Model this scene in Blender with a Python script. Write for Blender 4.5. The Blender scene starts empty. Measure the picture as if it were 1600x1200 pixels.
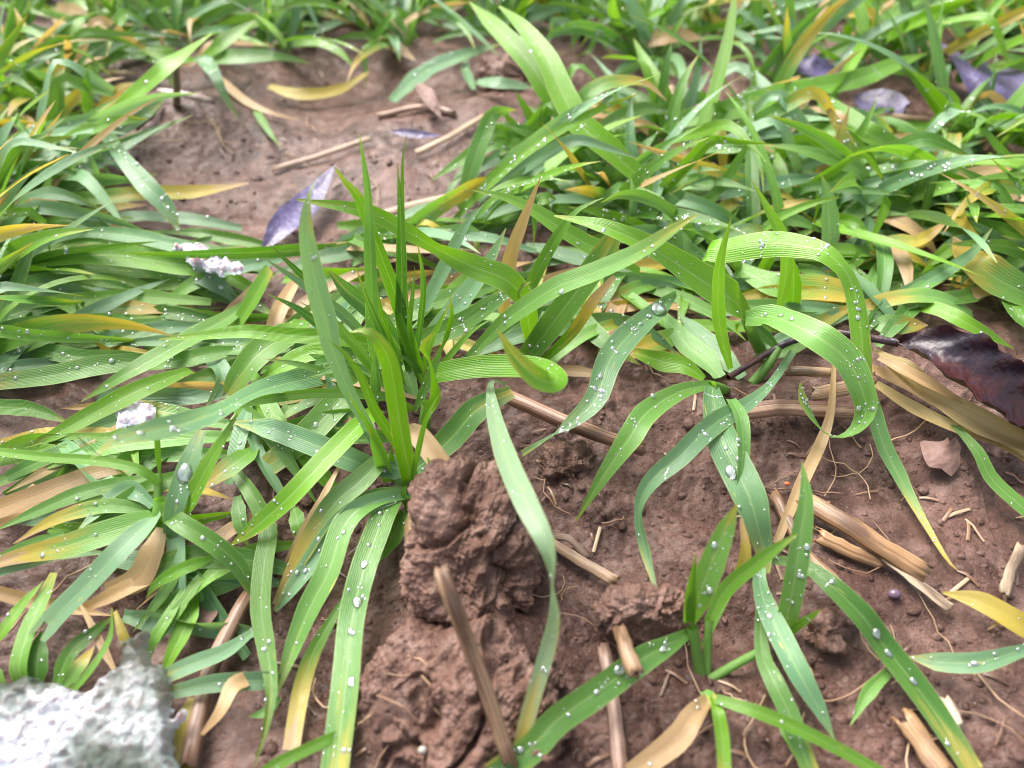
import bpy, math, random
import numpy as np
from math import radians, sin, cos, tan, pi
random.seed(7); rng = np.random.default_rng(7)
C = bpy.context.scene.collection
S = bpy.context.scene
# One Blender unit is 10 cm (scale_length 0.1): the whole picture spans about half a metre of field.
S.unit_settings.system = 'METRIC'; S.unit_settings.scale_length = 0.1
MM = 0.01

# ------------------------------------------------------------------ camera, sky, sun, exposure
CAM_H, PITCH, LENS = 1.70, radians(47.0), 26.0
FPX = LENS / 36.0 * 1600.0
cam_d = bpy.data.cameras.new('camera'); cam = bpy.data.objects.new('camera', cam_d); C.objects.link(cam)
cam.location = (0, 0, CAM_H); cam.rotation_euler = (pi / 2 - PITCH, 0, 0)
cam_d.lens = LENS; cam_d.sensor_width = 36; cam_d.clip_start = 0.01; cam_d.clip_end = 500
cam_d.dof.use_dof = True; cam_d.dof.focus_distance = 2.05; cam_d.dof.aperture_fstop = 0.98
S.camera = cam

SUN_EL, SUN_AZ = radians(54), radians(-38)       # high, from beyond the plants and to the left
w = bpy.data.worlds.new('World'); S.world = w; w.use_nodes = True
nt = w.node_tree; bg = nt.nodes['Background']
sky = nt.nodes.new('ShaderNodeTexSky'); sky.sky_type = 'NISHITA'; sky.sun_disc = False
sky.sun_elevation = SUN_EL; sky.sun_rotation = SUN_AZ; sky.dust_density = 4.0; sky.air_density = 1.0; sky.ozone_density = 1.0
hs = nt.nodes.new('ShaderNodeHueSaturation'); hs.inputs['Saturation'].default_value = 0.40
nt.links.new(sky.outputs[0], hs.inputs['Color']); nt.links.new(hs.outputs[0], bg.inputs[0])
bg.inputs[1].default_value = 0.118
sl = bpy.data.lights.new('sun', 'SUN'); sl.energy = 2.8; sl.angle = radians(40); sl.color = (1, 0.96, 0.9)
so = bpy.data.objects.new('sun', sl); C.objects.link(so)
sd = np.array([sin(SUN_AZ) * cos(SUN_EL), cos(SUN_AZ) * cos(SUN_EL), sin(SUN_EL)])
from mathutils import Vector
so.rotation_euler = Vector(sd).to_track_quat('Z', 'Y').to_euler()
S.view_settings.view_transform = 'Standard'; S.view_settings.look = 'None'
S.view_settings.exposure = 1.64; S.view_settings.gamma = 1.0
S.cycles.use_denoising = True; S.cycles.filter_width = 1.0
S.cycles.max_bounces = 8; S.cycles.diffuse_bounces = 4; S.cycles.glossy_bounces = 3
S.cycles.transmission_bounces = 6; S.cycles.transparent_max_bounces = 10
S.cycles.caustics_reflective = False; S.cycles.caustics_refractive = False

# ------------------------------------------------------------------ noise
def _hash(ix, iy, s):
    h = (ix.astype(np.int64) * 374761393 + iy.astype(np.int64) * 668265263 + s * 974711) & 0x7fffffff
    h = ((h ^ (h >> 13)) * 1274126177) & 0x7fffffff
    h = h ^ (h >> 16)
    return (h & 0xffff) / 65535.0
def vnoise(x, y, s=0):
    x0 = np.floor(x); y0 = np.floor(y); fx = x - x0; fy = y - y0
    fx = fx * fx * fx * (fx * (fx * 6 - 15) + 10); fy = fy * fy * fy * (fy * (fy * 6 - 15) + 10)
    a = _hash(x0, y0, s); b = _hash(x0 + 1, y0, s); c = _hash(x0, y0 + 1, s); d = _hash(x0 + 1, y0 + 1, s)
    return (a * (1 - fx) + b * fx) * (1 - fy) + (c * (1 - fx) + d * fx) * fy
def fbm(x, y, s=0, o=4, g=0.5):
    v = 0; a = 1; t = 0
    for i in range(o):
        c, sn = cos(1.3 * i), sin(1.3 * i)
        v = v + a * vnoise((x * c - y * sn) * 2 ** i + 17 * i, (x * sn + y * c) * 2 ** i, s + i); t += a; a *= g
    return v / t
def worley(x, y, s=0):
    x0 = np.floor(x); y0 = np.floor(y); best = np.full(np.shape(x), 9.0)
    for i in (-1, 0, 1):
        for j in (-1, 0, 1):
            cx = x0 + i; cy = y0 + j
            px = cx + _hash(cx, cy, s); py = cy + _hash(cx, cy, s + 91)
            best = np.minimum(best, (px - x) ** 2 + (py - y) ** 2)
    return np.sqrt(best)
def sstep(a, b, x):
    t = np.clip((x - a) / (b - a), 0, 1); return t * t * (3 - 2 * t)

# ------------------------------------------------------------------ pixel of the photograph -> point in the field
UPV = np.array([0, sin(PITCH), cos(PITCH)]); FWD = np.array([0, cos(PITCH), -sin(PITCH)])
def ray(px, py):
    return FWD + np.array([1.0, 0, 0]) * (px - 800) / FPX + UPV * (600 - py) / FPX
def at_z(px, py, z):
    d = ray(px, py); t = (z - CAM_H) / d[2]
    return np.array([d[0] * t, d[1] * t, z])
def depth(p): return float(np.dot(np.asarray(p) - np.array([0, 0, CAM_H]), FWD))
def project(p):
    q = np.asarray(p) - np.array([0, 0, CAM_H]); z = q @ FWD
    return 800 + FPX * q[0] / z, 600 - FPX * (q @ UPV) / z

# soft rises of the soil: pixel, radius mm (x, y), height mm
LUMPS = [(690, 1085, 17, 13, 11), (610, 1150, 10, 9, 5), (790, 1010, 16, 10, 6), (930, 760, 22, 22, 7), (1000, 965, 13, 8, 8),
         (1290, 985, 8, 6, 5), (1080, 880, 14, 9, 5), (1150, 640, 34, 14, 6), (640, 620, 34, 26, 8), (300, 205, 34, 22, 11), (270, 180, 14, 10, 5), (335, 190, 12, 9, 5),
         (690, 190, 46, 34, 8), (1480, 720, 22, 14, 5), (1390, 640, 30, 16, 5), (250, 800, 30, 26, 4), (900, 240, 40, 34, 10),
         (500, 330, 36, 20, -5), (560, 150, 60, 50, -4), (1130, 1000, 10, 9, -4), (880, 660, 15, 9, 6), (860, 560, 24, 12, 5),
         (1500, 900, 26, 22, 2), (1200, 820, 22, 16, 1), (420, 1000, 22, 26, -5), (1450, 560, 30, 16, 4), (1560, 1130, 18, 16, 3)]
_L = [(at_z(a, b, 0)[:2], rx * MM, ry * MM, h * MM) for a, b, rx, ry, h in LUMPS]
SMOOTH = [(560, 165, 60, 50), (360, 380, 34, 24), (460, 300, 40, 34), (1420, 840, 30, 34), (1520, 960, 30, 34), (340, 960, 14, 16),
          (600, 290, 34, 28), (390, 1150, 14, 16), (20, 700, 22, 18), (1300, 740, 12, 12)]
_M = [(at_z(a, b, 0)[:2], rx * MM, ry * MM) for a, b, rx, ry in SMOOTH]
def macro(x, y):
    x = np.asarray(x, float); y = np.asarray(y, float)
    z = (fbm(x * 2.2, y * 2.2, 3, 3) - 0.5) * 0.09
    for (c, rx, ry, h) in _L:
        q = ((x - c[0]) / rx) ** 2 + ((y - c[1]) / ry) ** 2
        z = z + h * np.exp(-q * 1.1)
    return z
def smooth_mask(x, y):
    m = np.zeros(np.shape(x))
    for (c, rx, ry) in _M:
        q = ((x - c[0]) / rx) ** 2 + ((y - c[1]) / ry) ** 2
        m = np.maximum(m, np.exp(-q))
    return m
def rough_ground(x, y):
    z = macro(x, y); m = smooth_mask(x, y)
    k = 1 - 0.82 * m
    wx = (fbm(x * 9, y * 9, 5, 2) - .5) * .12; wy = (fbm(x * 9, y * 9, 8, 2) - .5) * .12
    lumps = 1 - worley((x + wx) * 7.5, (y + wy) * 7.5, 2); crumbs = 1 - worley((x + wx) * 19, (y + wy) * 19, 4)
    gr = 1 - worley((x + wx * .5) * 44, (y + wy * .5) * 44, 6)
    amt = sstep(.35, .62, fbm(x * 3.1, y * 3.1, 31, 3))
    z = z + k * (0.028 * (lumps - .5) * (0.35 + .65 * amt) + 0.017 * (crumbs - .5) * (.3 + .7 * amt) + 0.006 * (gr - .5))
    z = z + (0.35 + .65 * k) * 0.03 * (fbm(x * 8, y * 8, 11, 5) - .5) + k * .012 * (fbm(x * 38, y * 38, 14, 3) - .5)
    return z
def P(px, py, h):
    z = 0.0
    for _ in range(8):
        p = at_z(px, py, z); z = 0.5 * z + 0.5 * (float(macro(p[0], p[1])) + h * MM)
    return at_z(px, py, z)

# ------------------------------------------------------------------ object helpers
def link(name, me, mat, parent=None):
    o = bpy.data.objects.new(name, me); C.objects.link(o)
    if mat is not None: me.materials.append(mat)
    if parent is not None:
        o.parent = parent; o.matrix_parent_inverse = parent.matrix_basis.inverted()
    return o
def tag(o, label, cat, group=None):
    o['label'] = label; o['category'] = cat
    if group: o['group'] = group
    return o
def mesh_np(name, V, F, smooth=True):
    V = np.asarray(V, np.float32); F = np.asarray(F, np.int32)
    me = bpy.data.meshes.new(name); n = F.shape[1]
    me.vertices.add(len(V)); me.vertices.foreach_set('co', V.ravel())
    me.loops.add(F.size); me.loops.foreach_set('vertex_index', F.ravel())
    me.polygons.add(len(F)); me.polygons.foreach_set('loop_start', np.arange(0, F.size, n, dtype=np.int32))
    me.polygons.foreach_set('use_smooth', np.full(len(F), smooth))
    me.update(calc_edges=True); me.validate()
    return me
def add_float(me, name, vals):
    a = me.attributes.new(name, 'FLOAT', 'POINT'); a.data.foreach_set('value', np.asarray(vals, np.float32))
def grid_faces(n, m, wrap=False):
    i = np.arange(n - 1)[:, None]; j = np.arange(m if wrap else m - 1)[None, :]; j2 = (j + 1) % m
    return np.stack([i * m + j, i * m + j2, (i + 1) * m + j2, (i + 1) * m + j], -1).reshape(-1, 4)
def empty(name, loc):
    o = bpy.data.objects.new(name, None); C.objects.link(o); o.location = loc; o.empty_display_size = 0.05
    return o

# ------------------------------------------------------------------ node helper
class NT:
    def __init__(s, name):
        s.m = bpy.data.materials.new(name); s.m.use_nodes = True; s.t = s.m.node_tree; s.t.nodes.clear()
        s.out = s.t.nodes.new('ShaderNodeOutputMaterial')
    def n(s, typ, **kw):
        nd = s.t.nodes.new('ShaderNode' + typ)
        for k, v in kw.items(): setattr(nd, k, v)
        return nd
    def put(s, sock, v):
        if hasattr(v, 'is_output') or hasattr(v, 'links'): s.t.links.new(v, sock)
        else: sock.default_value = v
    def math(s, op, a, b=0.0, c=None, clamp=False):
        nd = s.n('Math', operation=op, use_clamp=clamp); s.put(nd.inputs[0], a); s.put(nd.inputs[1], b)
        if c is not None: s.put(nd.inputs[2], c)
        return nd.outputs[0]
    def mix(s, f, a, b, blend='MIX'):
        nd = s.n('Mix', data_type='RGBA', blend_type=blend); s.put(nd.inputs['Factor'], f)
        s.put(nd.inputs[6], a if not isinstance(a, tuple) else (*a[:3], 1)); s.put(nd.inputs[7], b if not isinstance(b, tuple) else (*b[:3], 1))
        return nd.outputs[2]
    def noise(s, vec, scale, detail=4, rough=.55, dist=0):
        nd = s.n('TexNoise'); s.t.links.new(vec, nd.inputs['Vector'])
        nd.inputs['Scale'].default_value = scale; nd.inputs['Detail'].default_value = detail
        nd.inputs['Roughness'].default_value = rough; nd.inputs['Distortion'].default_value = dist
        return nd.outputs[0]
    def smap(s, v, a, b, lo=0.0, hi=1.0):
        nd = s.n('MapRange', interpolation_type='SMOOTHSTEP'); s.put(nd.inputs[0], v)
        for i, q in enumerate((a, b, lo, hi)): s.put(nd.inputs[i + 1], q)
        return nd.outputs[0]
    def bump(s, h, strength, dist, prev=None):
        nd = s.n('Bump'); nd.inputs['Strength'].default_value = strength; nd.inputs['Distance'].default_value = dist
        s.t.links.new(h, nd.inputs['Height'])
        if prev is not None: s.t.links.new(prev, nd.inputs['Normal'])
        return nd.outputs[0]
    def bsdf(s, col, rough, normal=None, **kw):
        b = s.n('BsdfPrincipled'); s.put(b.inputs['Base Color'], col if not isinstance(col, tuple) else (*col[:3], 1)); s.put(b.inputs['Roughness'], rough)
        if normal is not None: s.t.links.new(normal, b.inputs['Normal'])
        for k, v in kw.items(): s.put(b.inputs[k.replace('_', ' ')], v)
        return b.outputs[0]
    def done(s, sh):
        s.t.links.new(sh, s.out.inputs['Surface']); return s.m

# ------------------------------------------------------------------ materials
def soil_material(name, pale=0.0, spec=.45):
    k = NT(name); co = k.n('NewGeometry').outputs['Position']
    big = k.noise(co, 3.0, 5); mid = k.noise(co, 14, 6, .6); fine = k.noise(co, 90, 5, .65)
    c = k.mix(k.smap(big, .35, .65), (0.072 + pale, 0.030 + pale * .60, 0.019 + pale * .44), (0.165 + pale, 0.080 + pale * .66, 0.058 + pale * .5))
    c = k.mix(k.smap(mid, .42, .72), c, (0.260 + pale, 0.150 + pale * .74, 0.118 + pale * .6))
    c = k.mix(k.math('MULTIPLY', k.smap(fine, .5, .75), .55), c, (0.030, 0.013, 0.009))
    vo = k.n('TexVoronoi', feature='F1'); k.t.links.new(co, vo.inputs['Vector']); vo.inputs['Scale'].default_value = 60
    spk = k.math('LESS_THAN', vo.outputs['Distance'], .13)
    sepc = k.n('SeparateColor'); k.t.links.new(vo.outputs['Color'], sepc.inputs[0])
    spk = k.math('MULTIPLY', spk, k.math('GREATER_THAN', sepc.outputs[0], .82))
    c = k.mix(spk, c, (0.34, 0.26, 0.20))
    wet = k.noise(co, 7, 4, .6)
    rough = k.smap(k.math('ADD', wet, k.math('MULTIPLY', fine, .35)), .45, .9, .20, .56)
    vb = k.n('TexVoronoi', feature='SMOOTH_F1'); k.t.links.new(co, vb.inputs['Vector']); vb.inputs['Scale'].default_value = 48
    n = k.bump(k.noise(co, 38, 7, .66, .6), .95, .034)
    n = k.bump(vb.outputs['Distance'], .45, .014, n)
    n = k.bump(fine, .9, .016, n)
    n = k.bump(k.noise(co, 260, 3, .65), .6, .006, n)
    return k.done(k.bsdf(c, rough, n, Coat_Weight=.12, Coat_Roughness=.34, Specular_IOR_Level=spec))
M_SOIL = soil_material('wet_soil'); M_CLOD = soil_material('clod_soil', .085, .32)

def leaf_material():
    k = NT('wheat_leaf'); uv = k.n('UVMap').outputs[0]; se = k.n('SeparateXYZ'); k.t.links.new(uv, se.inputs[0])
    u, v = se.outputs[0], se.outputs[1]
    oi = k.n('ObjectInfo'); sc = k.n('SeparateColor'); k.t.links.new(oi.outputs['Color'], sc.inputs[0])
    hue, bloom_sheen, tip, straw = sc.outputs[0], sc.outputs[1], sc.outputs[2], oi.outputs['Alpha']
    rnd = oi.outputs['Random']
    al = k.n('Attribute', attribute_name='along').outputs['Fac']
    off = k.n('CombineXYZ'); k.put(off.inputs[2], k.math('MULTIPLY', rnd, 57.0)); k.put(off.inputs[0], k.math('MULTIPLY', u, .55)); k.put(off.inputs[1], v)
    vec = off.outputs[0]
    st = k.n('CombineXYZ'); k.put(st.inputs[0], k.math('MULTIPLY', u, 30.0)); k.put(st.inputs[1], k.math('MULTIPLY', v, 1.2)); k.put(st.inputs[2], k.math('MULTIPLY', rnd, 31.0))
    n_big = k.noise(vec, 5, 4); n_str = k.noise(st.outputs[0], 1.0, 3, .6); n_fine = k.noise(vec, 60, 3)
    veins = k.math('SINE', k.math('MULTIPLY', u, 2 * pi * 13)); veins = k.math('MULTIPLY_ADD', veins, .5, .5)
    rib = k.smap(k.math('ABSOLUTE', k.math('SUBTRACT', u, .5)), .015, .055, 1.0, 0.0)
    g = k.mix(hue, (0.016, 0.108, 0.016), (0.125, 0.300, 0.004))
    g = k.mix(k.smap(n_big, .3, .75), g, k.mix(.5, g, (0.15, 0.30, 0.03)))
    g = k.mix(k.math('MULTIPLY', bloom_sheen, .85), g, (0.20, 0.35, 0.225))  # waxy bloom, plus bluish sky sheen painted into the leaf colour
    g = k.mix(k.math('MULTIPLY', veins, k.math('MULTIPLY', k.math('MULTIPLY_ADD', hue, -.17, .26, clamp=True), k.smap(n_str, .3, .65, .15, 1.0))), g, k.mix(.62, g, (0.014, 0.055, 0.012)))
    g = k.mix(k.math('MULTIPLY', rib, .35), g, (0.30, 0.42, 0.16))
    g = k.mix(k.math('MULTIPLY', k.smap(n_str, .55, .8), .3), g, (0.26, 0.38, 0.16))
    edge = k.smap(k.math('ABSOLUTE', k.math('SUBTRACT', u, .5)), .455, .495); g = k.mix(k.math('MULTIPLY', edge, .5), g, (0.36, 0.42, 0.16))
    # yellowing, then straw, spreads from the tip
    q = k.math('ADD', al, k.math('MULTIPLY', k.math('SUBTRACT', n_big, .5), .8)); q = k.math('ADD', q, k.math('MULTIPLY', k.math('SUBTRACT', n_str, .5), .34))
    lim = k.math('SUBTRACT', 1.12, k.math('MULTIPLY', tip, 1.25))
    yel = k.smap(q, k.math('SUBTRACT', lim, .24), k.math('ADD', lim, .14))
    dro = k.math('ADD', lim, k.math('MULTIPLY', k.math('SUBTRACT', hue, 1.0, clamp=True), 1.4)); dry = k.smap(q, k.math('ADD', dro, .22), k.math('ADD', dro, .34))
    ycol = k.mix(n_str, (0.37, 0.26, 0.022), (0.42, 0.36, 0.08))
    scol = k.mix(n_str, (0.34, 0.20, 0.085), (0.54, 0.39, 0.21))
    scol = k.mix(k.math('MULTIPLY', k.smap(n_big, .58, .78), .6), scol, (0.20, 0.12, 0.07))
    g = k.mix(yel, g, ycol); g = k.mix(dry, g, scol)
    sp = k.smap(k.noise(vec, 16, 2), .70, .76); g = k.mix(k.math('MULTIPLY', sp, .7), g, (0.55, 0.45, 0.10))
    g = k.mix(straw, g, scol)
    mud = k.smap(k.noise(vec, 34, 3, .6), .69, .74); g = k.mix(k.math('MULTIPLY', mud, .75), g, (0.16, 0.085, 0.055))
    pch = k.smap(k.noise(vec, 7.5, 3, .6), .62, .72); g = k.mix(k.math('MULTIPLY', pch, .18), g, (0.34, 0.42, 0.26))
    bri = k.math('MULTIPLY_ADD', rnd, .4, .8)
    hv = k.n('HueSaturation'); k.t.links.new(g, hv.inputs['Color']); k.put(hv.inputs['Value'], bri); g = hv.outputs[0]
    n = k.bump(k.math('ADD', veins, k.math('MULTIPLY', rib, -.8)), .26, .0035)
    n = k.bump(n_fine, .25, .004, n)
    rough = k.math('MULTIPLY_ADD', n_big, .26, .22)
    b = k.bsdf(g, rough, n, Specular_IOR_Level=.5)
    tr = k.n('BsdfTranslucent'); tc = k.mix(1.0, g, (1.35, 1.35, .55), 'MULTIPLY'); k.t.links.new(tc, tr.inputs[0])
    mx = k.n('MixShader'); mx.inputs[0].default_value = .36; k.t.links.new(b, mx.inputs[1]); k.t.links.new(tr.outputs[0], mx.inputs[2])
    return k.done(mx.outputs[0])
M_LEAF = leaf_material()

def dew_material(name, sky_white, base):
    k = NT(name)
    fr = k.n('Fresnel'); fr.inputs[0].default_value = 1.45
    gl = k.n('BsdfGlossy'); gl.inputs['Roughness'].default_value = .06; gl.inputs['Color'].default_value = (1, 1, 1, 1)
    tr = k.n('BsdfTransparent'); tr.inputs[0].default_value = (.95, .98, .97, 1)
    f = k.math('MULTIPLY_ADD', fr.outputs[0], 1.0, base, clamp=True)
    df = k.n('BsdfDiffuse'); df.inputs[0].default_value = (.86, .92, .92, 1)  # diffuse white paints the bright sky highlight into the drops
    m1 = k.n('MixShader'); m1.inputs[0].default_value = sky_white; k.t.links.new(tr.outputs[0], m1.inputs[1]); k.t.links.new(df.outputs[0], m1.inputs[2])
    mx = k.n('MixShader'); k.t.links.new(f, mx.inputs[0]); k.t.links.new(m1.outputs[0], mx.inputs[1]); k.t.links.new(gl.outputs[0], mx.inputs[2])
    return k.done(mx.outputs[0])
M_DEW = dew_material('dew_water', .12, .22); M_DROP = dew_material('clear_water_drop', .05, .16)

def straw_material():
    k = NT('straw'); uv = k.n('UVMap').outputs[0]; se = k.n('SeparateXYZ'); k.t.links.new(uv, se.inputs[0])
    oi = k.n('ObjectInfo'); rnd = oi.outputs['Random']
    st = k.n('CombineXYZ'); k.put(st.inputs[0], k.math('MULTIPLY', se.outputs[0], 34.0)); k.put(st.inputs[1], k.math('MULTIPLY', se.outputs[1], 2.0)); k.put(st.inputs[2], k.math('MULTIPLY', rnd, 41.0))
    bl = k.n('CombineXYZ'); k.put(bl.inputs[0], k.math('MULTIPLY', se.outputs[0], 1.5)); k.put(bl.inputs[1], k.math('MULTIPLY', se.outputs[1], 5.0)); k.put(bl.inputs[2], k.math('MULTIPLY', rnd, 23.0))
    s1 = k.noise(st.outputs[0], 1, 4, .6); s2 = k.noise(bl.outputs[0], 1.2, 5, .6)
    base = oi.outputs['Color']
    c = k.mix(k.smap(s1, .3, .7), k.mix(1.0, base, (.55, .48, .42), 'MULTIPLY'), k.mix(.25, base, (.75, .6, .4)))
    c = k.mix(k.math('MULTIPLY', k.smap(s2, .46, .66), .8), c, (0.060, 0.028, 0.018))
    n = k.bump(s1, .6, .006); n = k.bump(s2, .3, .006, n)
    return k.done(k.bsdf(c, k.smap(s2, .3, .7, .55, .28), n, Coat_Weight=.15, Coat_Roughness=.2))
M_STRAW = straw_material()

def purple_material(name, a, b, cc, rough):
    k = NT(name); co = k.n('TexCoord').outputs['Object']
    n1 = k.noise(co, 9, 4); n2 = k.noise(co, 40, 4)
    c = k.mix(k.smap(n1, .40, .60), a, b); c = k.mix(k.math('MULTIPLY', k.smap(n2, .5, .7), .6), c, cc)
    n = k.bump(n2, .4, .01); n = k.bump(k.noise(co, 14, 2), .5, .03, n)
    return k.done(k.bsdf(c, rough, n, Specular_IOR_Level=.6))
M_DARKLEAF = purple_material('dark_dead_leaf', (0.012, 0.005, 0.013), (0.040, 0.007, 0.006), (0.024, 0.010, 0.026), .46)
M_VIOLET = purple_material('violet_dead_leaf', (0.040, 0.028, 0.080), (0.075, 0.058, 0.145), (0.03, 0.017, 0.038), .48)
M_MUDLEAF = purple_material('mud_coated_leaf', (0.13, 0.068, 0.052), (0.17, 0.095, 0.075), (0.08, 0.04, 0.03), .7)

def ice_material():
    k = NT('granular_ice'); co = k.n('TexCoord').outputs['Object']
    big = k.noise(co, 5, 4); vo = k.n('TexVoronoi', feature='F1'); k.t.links.new(co, vo.inputs['Vector']); vo.inputs['Scale'].default_value = 26
    f = k.noise(co, 60, 4, .6)
    c = k.mix(k.smap(big, .38, .62), (0.42, 0.44, 0.48), (0.20, 0.25, 0.21)); c = k.mix(k.smap(f, .54, .70), c, (.60, .62, .66))
    n = k.bump(vo.outputs['Distance'], .5, .04); n = k.bump(f, .6, .02, n)
    b = k.bsdf(c, k.smap(f, .3, .7, .08, .35), n, Subsurface_Weight=.35, Subsurface_Scale=.06, IOR=1.31, Coat_Weight=.3, Coat_Roughness=.06)
    g = k.n('BsdfRefraction'); g.inputs['IOR'].default_value = 1.25; g.inputs['Roughness'].default_value = .28; k.t.links.new(n, g.inputs['Normal'])
    t = k.n('BsdfTransparent'); t.inputs[0].default_value = (.85, .92, .9, 1)
    m0 = k.n('MixShader'); m0.inputs[0].default_value = .5; k.t.links.new(g.outputs[0], m0.inputs[1]); k.t.links.new(t.outputs[0], m0.inputs[2])
    mx = k.n('MixShader'); k.put(mx.inputs[0], k.smap(big, .38, .60, .85, .22)); k.t.links.new(m0.outputs[0], mx.inputs[1]); k.t.links.new(b, mx.inputs[2])
    return k.done(mx.outputs[0])
M_ICE = ice_material()
def snow_material():
    k = NT('melting_snow'); co = k.n('TexCoord').outputs['Object']; f = k.noise(co, 40, 4, .6)
    c = k.mix(k.smap(f, .4, .65), (.32, .31, .37), (.58, .58, .63)); n = k.bump(f, .5, .02)
    b = k.bsdf(c, k.smap(f, .3, .7, .12, .4), n, Subsurface_Weight=.5, Subsurface_Scale=.05); t = k.n('BsdfTransparent'); mx = k.n('MixShader')
    k.put(mx.inputs[0], k.smap(k.noise(co, 9, 3), .35, .6, .5, .95)); k.t.links.new(t.outputs[0], mx.inputs[1]); k.t.links.new(b, mx.inputs[2])
    return k.done(mx.outputs[0])
M_SNOW = snow_material()

# ------------------------------------------------------------------ the ground: one sheet, fine near the camera and reaching the horizon
NX, NY = 760, 820
ycore = 0.30 * (5.6 / 0.30) ** np.linspace(0, 1, NY - 60)
yy = np.concatenate([-np.geomspace(150, .35, 24), [-.2, 0., .15], ycore, np.geomspace(6.2, 200, 33)])
uc = np.linspace(-1, 1, NX - 40); ug = np.geomspace(1.02, 60, 20)
uu = np.concatenate([-ug[::-1], uc, ug])
Yg = np.repeat(yy[:, None], len(uu), 1)
wid = np.interp(yy, [0, .3, 5.6, 200], [1.4, 1.5, 5.2, 8.0])
Xg = uu[None, :] * wid[:, None]
Zg = rough_ground(Xg.ravel(), Yg.ravel())
V = np.stack([Xg.ravel(), Yg.ravel(), Zg], -1)
ground = link('ground', mesh_np('ground', V, grid_faces(len(yy), len(uu))), M_SOIL)
ground['kind'] = 'structure'

# ------------------------------------------------------------------ soil clods
def ico_points(sub):
    import bmesh
    bm = bmesh.new(); bmesh.ops.create_icosphere(bm, subdivisions=sub, radius=1)
    V = np.array([v.co[:] for v in bm.verts]); F = np.array([[v.index for v in f.verts] for f in bm.faces]); bm.free()
    return V, F
def n3(p, f, s, o=4):
    a = fbm(p[:, 0] * f + 3.1, p[:, 1] * f + p[:, 2] * f * .7, s, o); b = fbm(p[:, 1] * f + 9.7, p[:, 2] * f + p[:, 0] * f * .6, s + 20, o)
    c = fbm(p[:, 2] * f - 5.2, p[:, 0] * f - p[:, 1] * f * .5, s + 40, o)
    return (a + b + c) / 3 - .5
def clod(px, py, h, rx, ry, rz, label, sub=7, pw=3.0, rot=0.0, tilt=0.0, seed=1, group=None):
    V, F = ico_points(sub)
    L = (np.abs(V) ** pw).sum(1) ** (1 / pw); Q = V / L[:, None]
    D = Q * np.array([rx, ry, rz]) * MM; nrm = Q / np.array([rx, ry, rz]); nrm /= np.linalg.norm(nrm, axis=1)[:, None]
    D = D + nrm * (n3(D, 7, seed) * .24 * (rx + rz) / 30 + n3(D, 17, seed + 5, 5) * .08 + n3(D, 45, seed + 9, 5) * .060)[:, None]
    ck = np.abs(n3(D, 4.5, seed + 60, 3)) ; D = D - nrm * (.020 * sstep(.022, .0, ck) * (rx / 14))[:, None]
    D = D + nrm * (.010 * sstep(.35, .8, fbm(D[:, 0] * 9 + D[:, 2] * 5, D[:, 1] * 9 - D[:, 2] * 4, seed, 2)) * (.5 - worley(D[:, 0] * 34 + D[:, 2] * 12, D[:, 1] * 34 + D[:, 2] * 26, seed)))[:, None]
    c, s = cos(tilt), sin(tilt); D = D @ np.array([[1, 0, 0], [0, c, s], [0, -s, c]])
    c, s = cos(rot), sin(rot); D = D @ np.array([[c, s, 0], [-s, c, 0], [0, 0, 1]])
    o = link('soil_clod', mesh_np('soil_clod', D, F), M_CLOD); o.location = P(px, py, h)
    return tag(o, label, 'clod', group)
clod(742, 850, 11, 15, 19, 16, 'large brown soil clod at the centre with a straw stick leaning on it', 8, 3.6, .12, radians(26), 3)
clod(712, 1105, -5, 23, 15, 6.5, 'low broad wet clod in front of the large central clod', 8, 2.2, -.2, radians(10), 8)
clod(888, 722, 0, 8, 6, 5, 'crumbly clod under the brown twig right of the large clod', 7, 2.4, .3, 0, 14)
clod(1005, 955, 2, 11, 5.5, 6.5, 'lumpy clod left of the lower right seedling', 7, 2.4, .1, 0, 19)
clod(1285, 985, 1, 5, 4.5, 5, 'small knobbly clod touching the dark dewy leaf at lower right', 5, 2.4, .3, 0, 23)
clod(790, 120, 3, 15, 12, 10, 'blurred reddish clod beneath the top centre wheat leaves', 5, 2.4, .0, 0, 33)

# ------------------------------------------------------------------ leaves
REF = np.array([0, -0.50, 0.866])
def catmull(pts, n):
    pts = np.asarray(pts, float); m = len(pts)
    if m == 2: pts = np.array([pts[0], (pts[0] + pts[1]) / 2, pts[1]]); m = 3
    ext = np.vstack([2 * pts[0] - pts[1], pts, 2 * pts[-1] - pts[-2]])
    K = 24; out = []; par = []
    for i in range(m - 1):
        p0, p1, p2, p3 = ext[i:i + 4]; t = np.linspace(0, 1, K, endpoint=False)[:, None]
        out.append(.5 * (2 * p1 + (p2 - p0) * t + (2 * p0 - 5 * p1 + 4 * p2 - p3) * t ** 2 + (3 * p1 - p0 - 3 * p2 + p3) * t ** 3)); par.append(i + t[:, 0])
    out.append(pts[-1:]); par.append(np.array([m - 1.0])); out = np.vstack(out); par = np.concatenate(par)
    s = np.concatenate([[0], np.cumsum(np.linalg.norm(np.diff(out, axis=0), axis=1))])
    q = np.linspace(0, s[-1], n)
    return np.stack([np.interp(q, s, out[:, j]) for j in range(3)], -1), s[-1], np.interp(q, s, par) / (m - 1)
def unit(v): return v / np.maximum(np.linalg.norm(v, axis=-1, keepdims=True), 1e-9)
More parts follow.
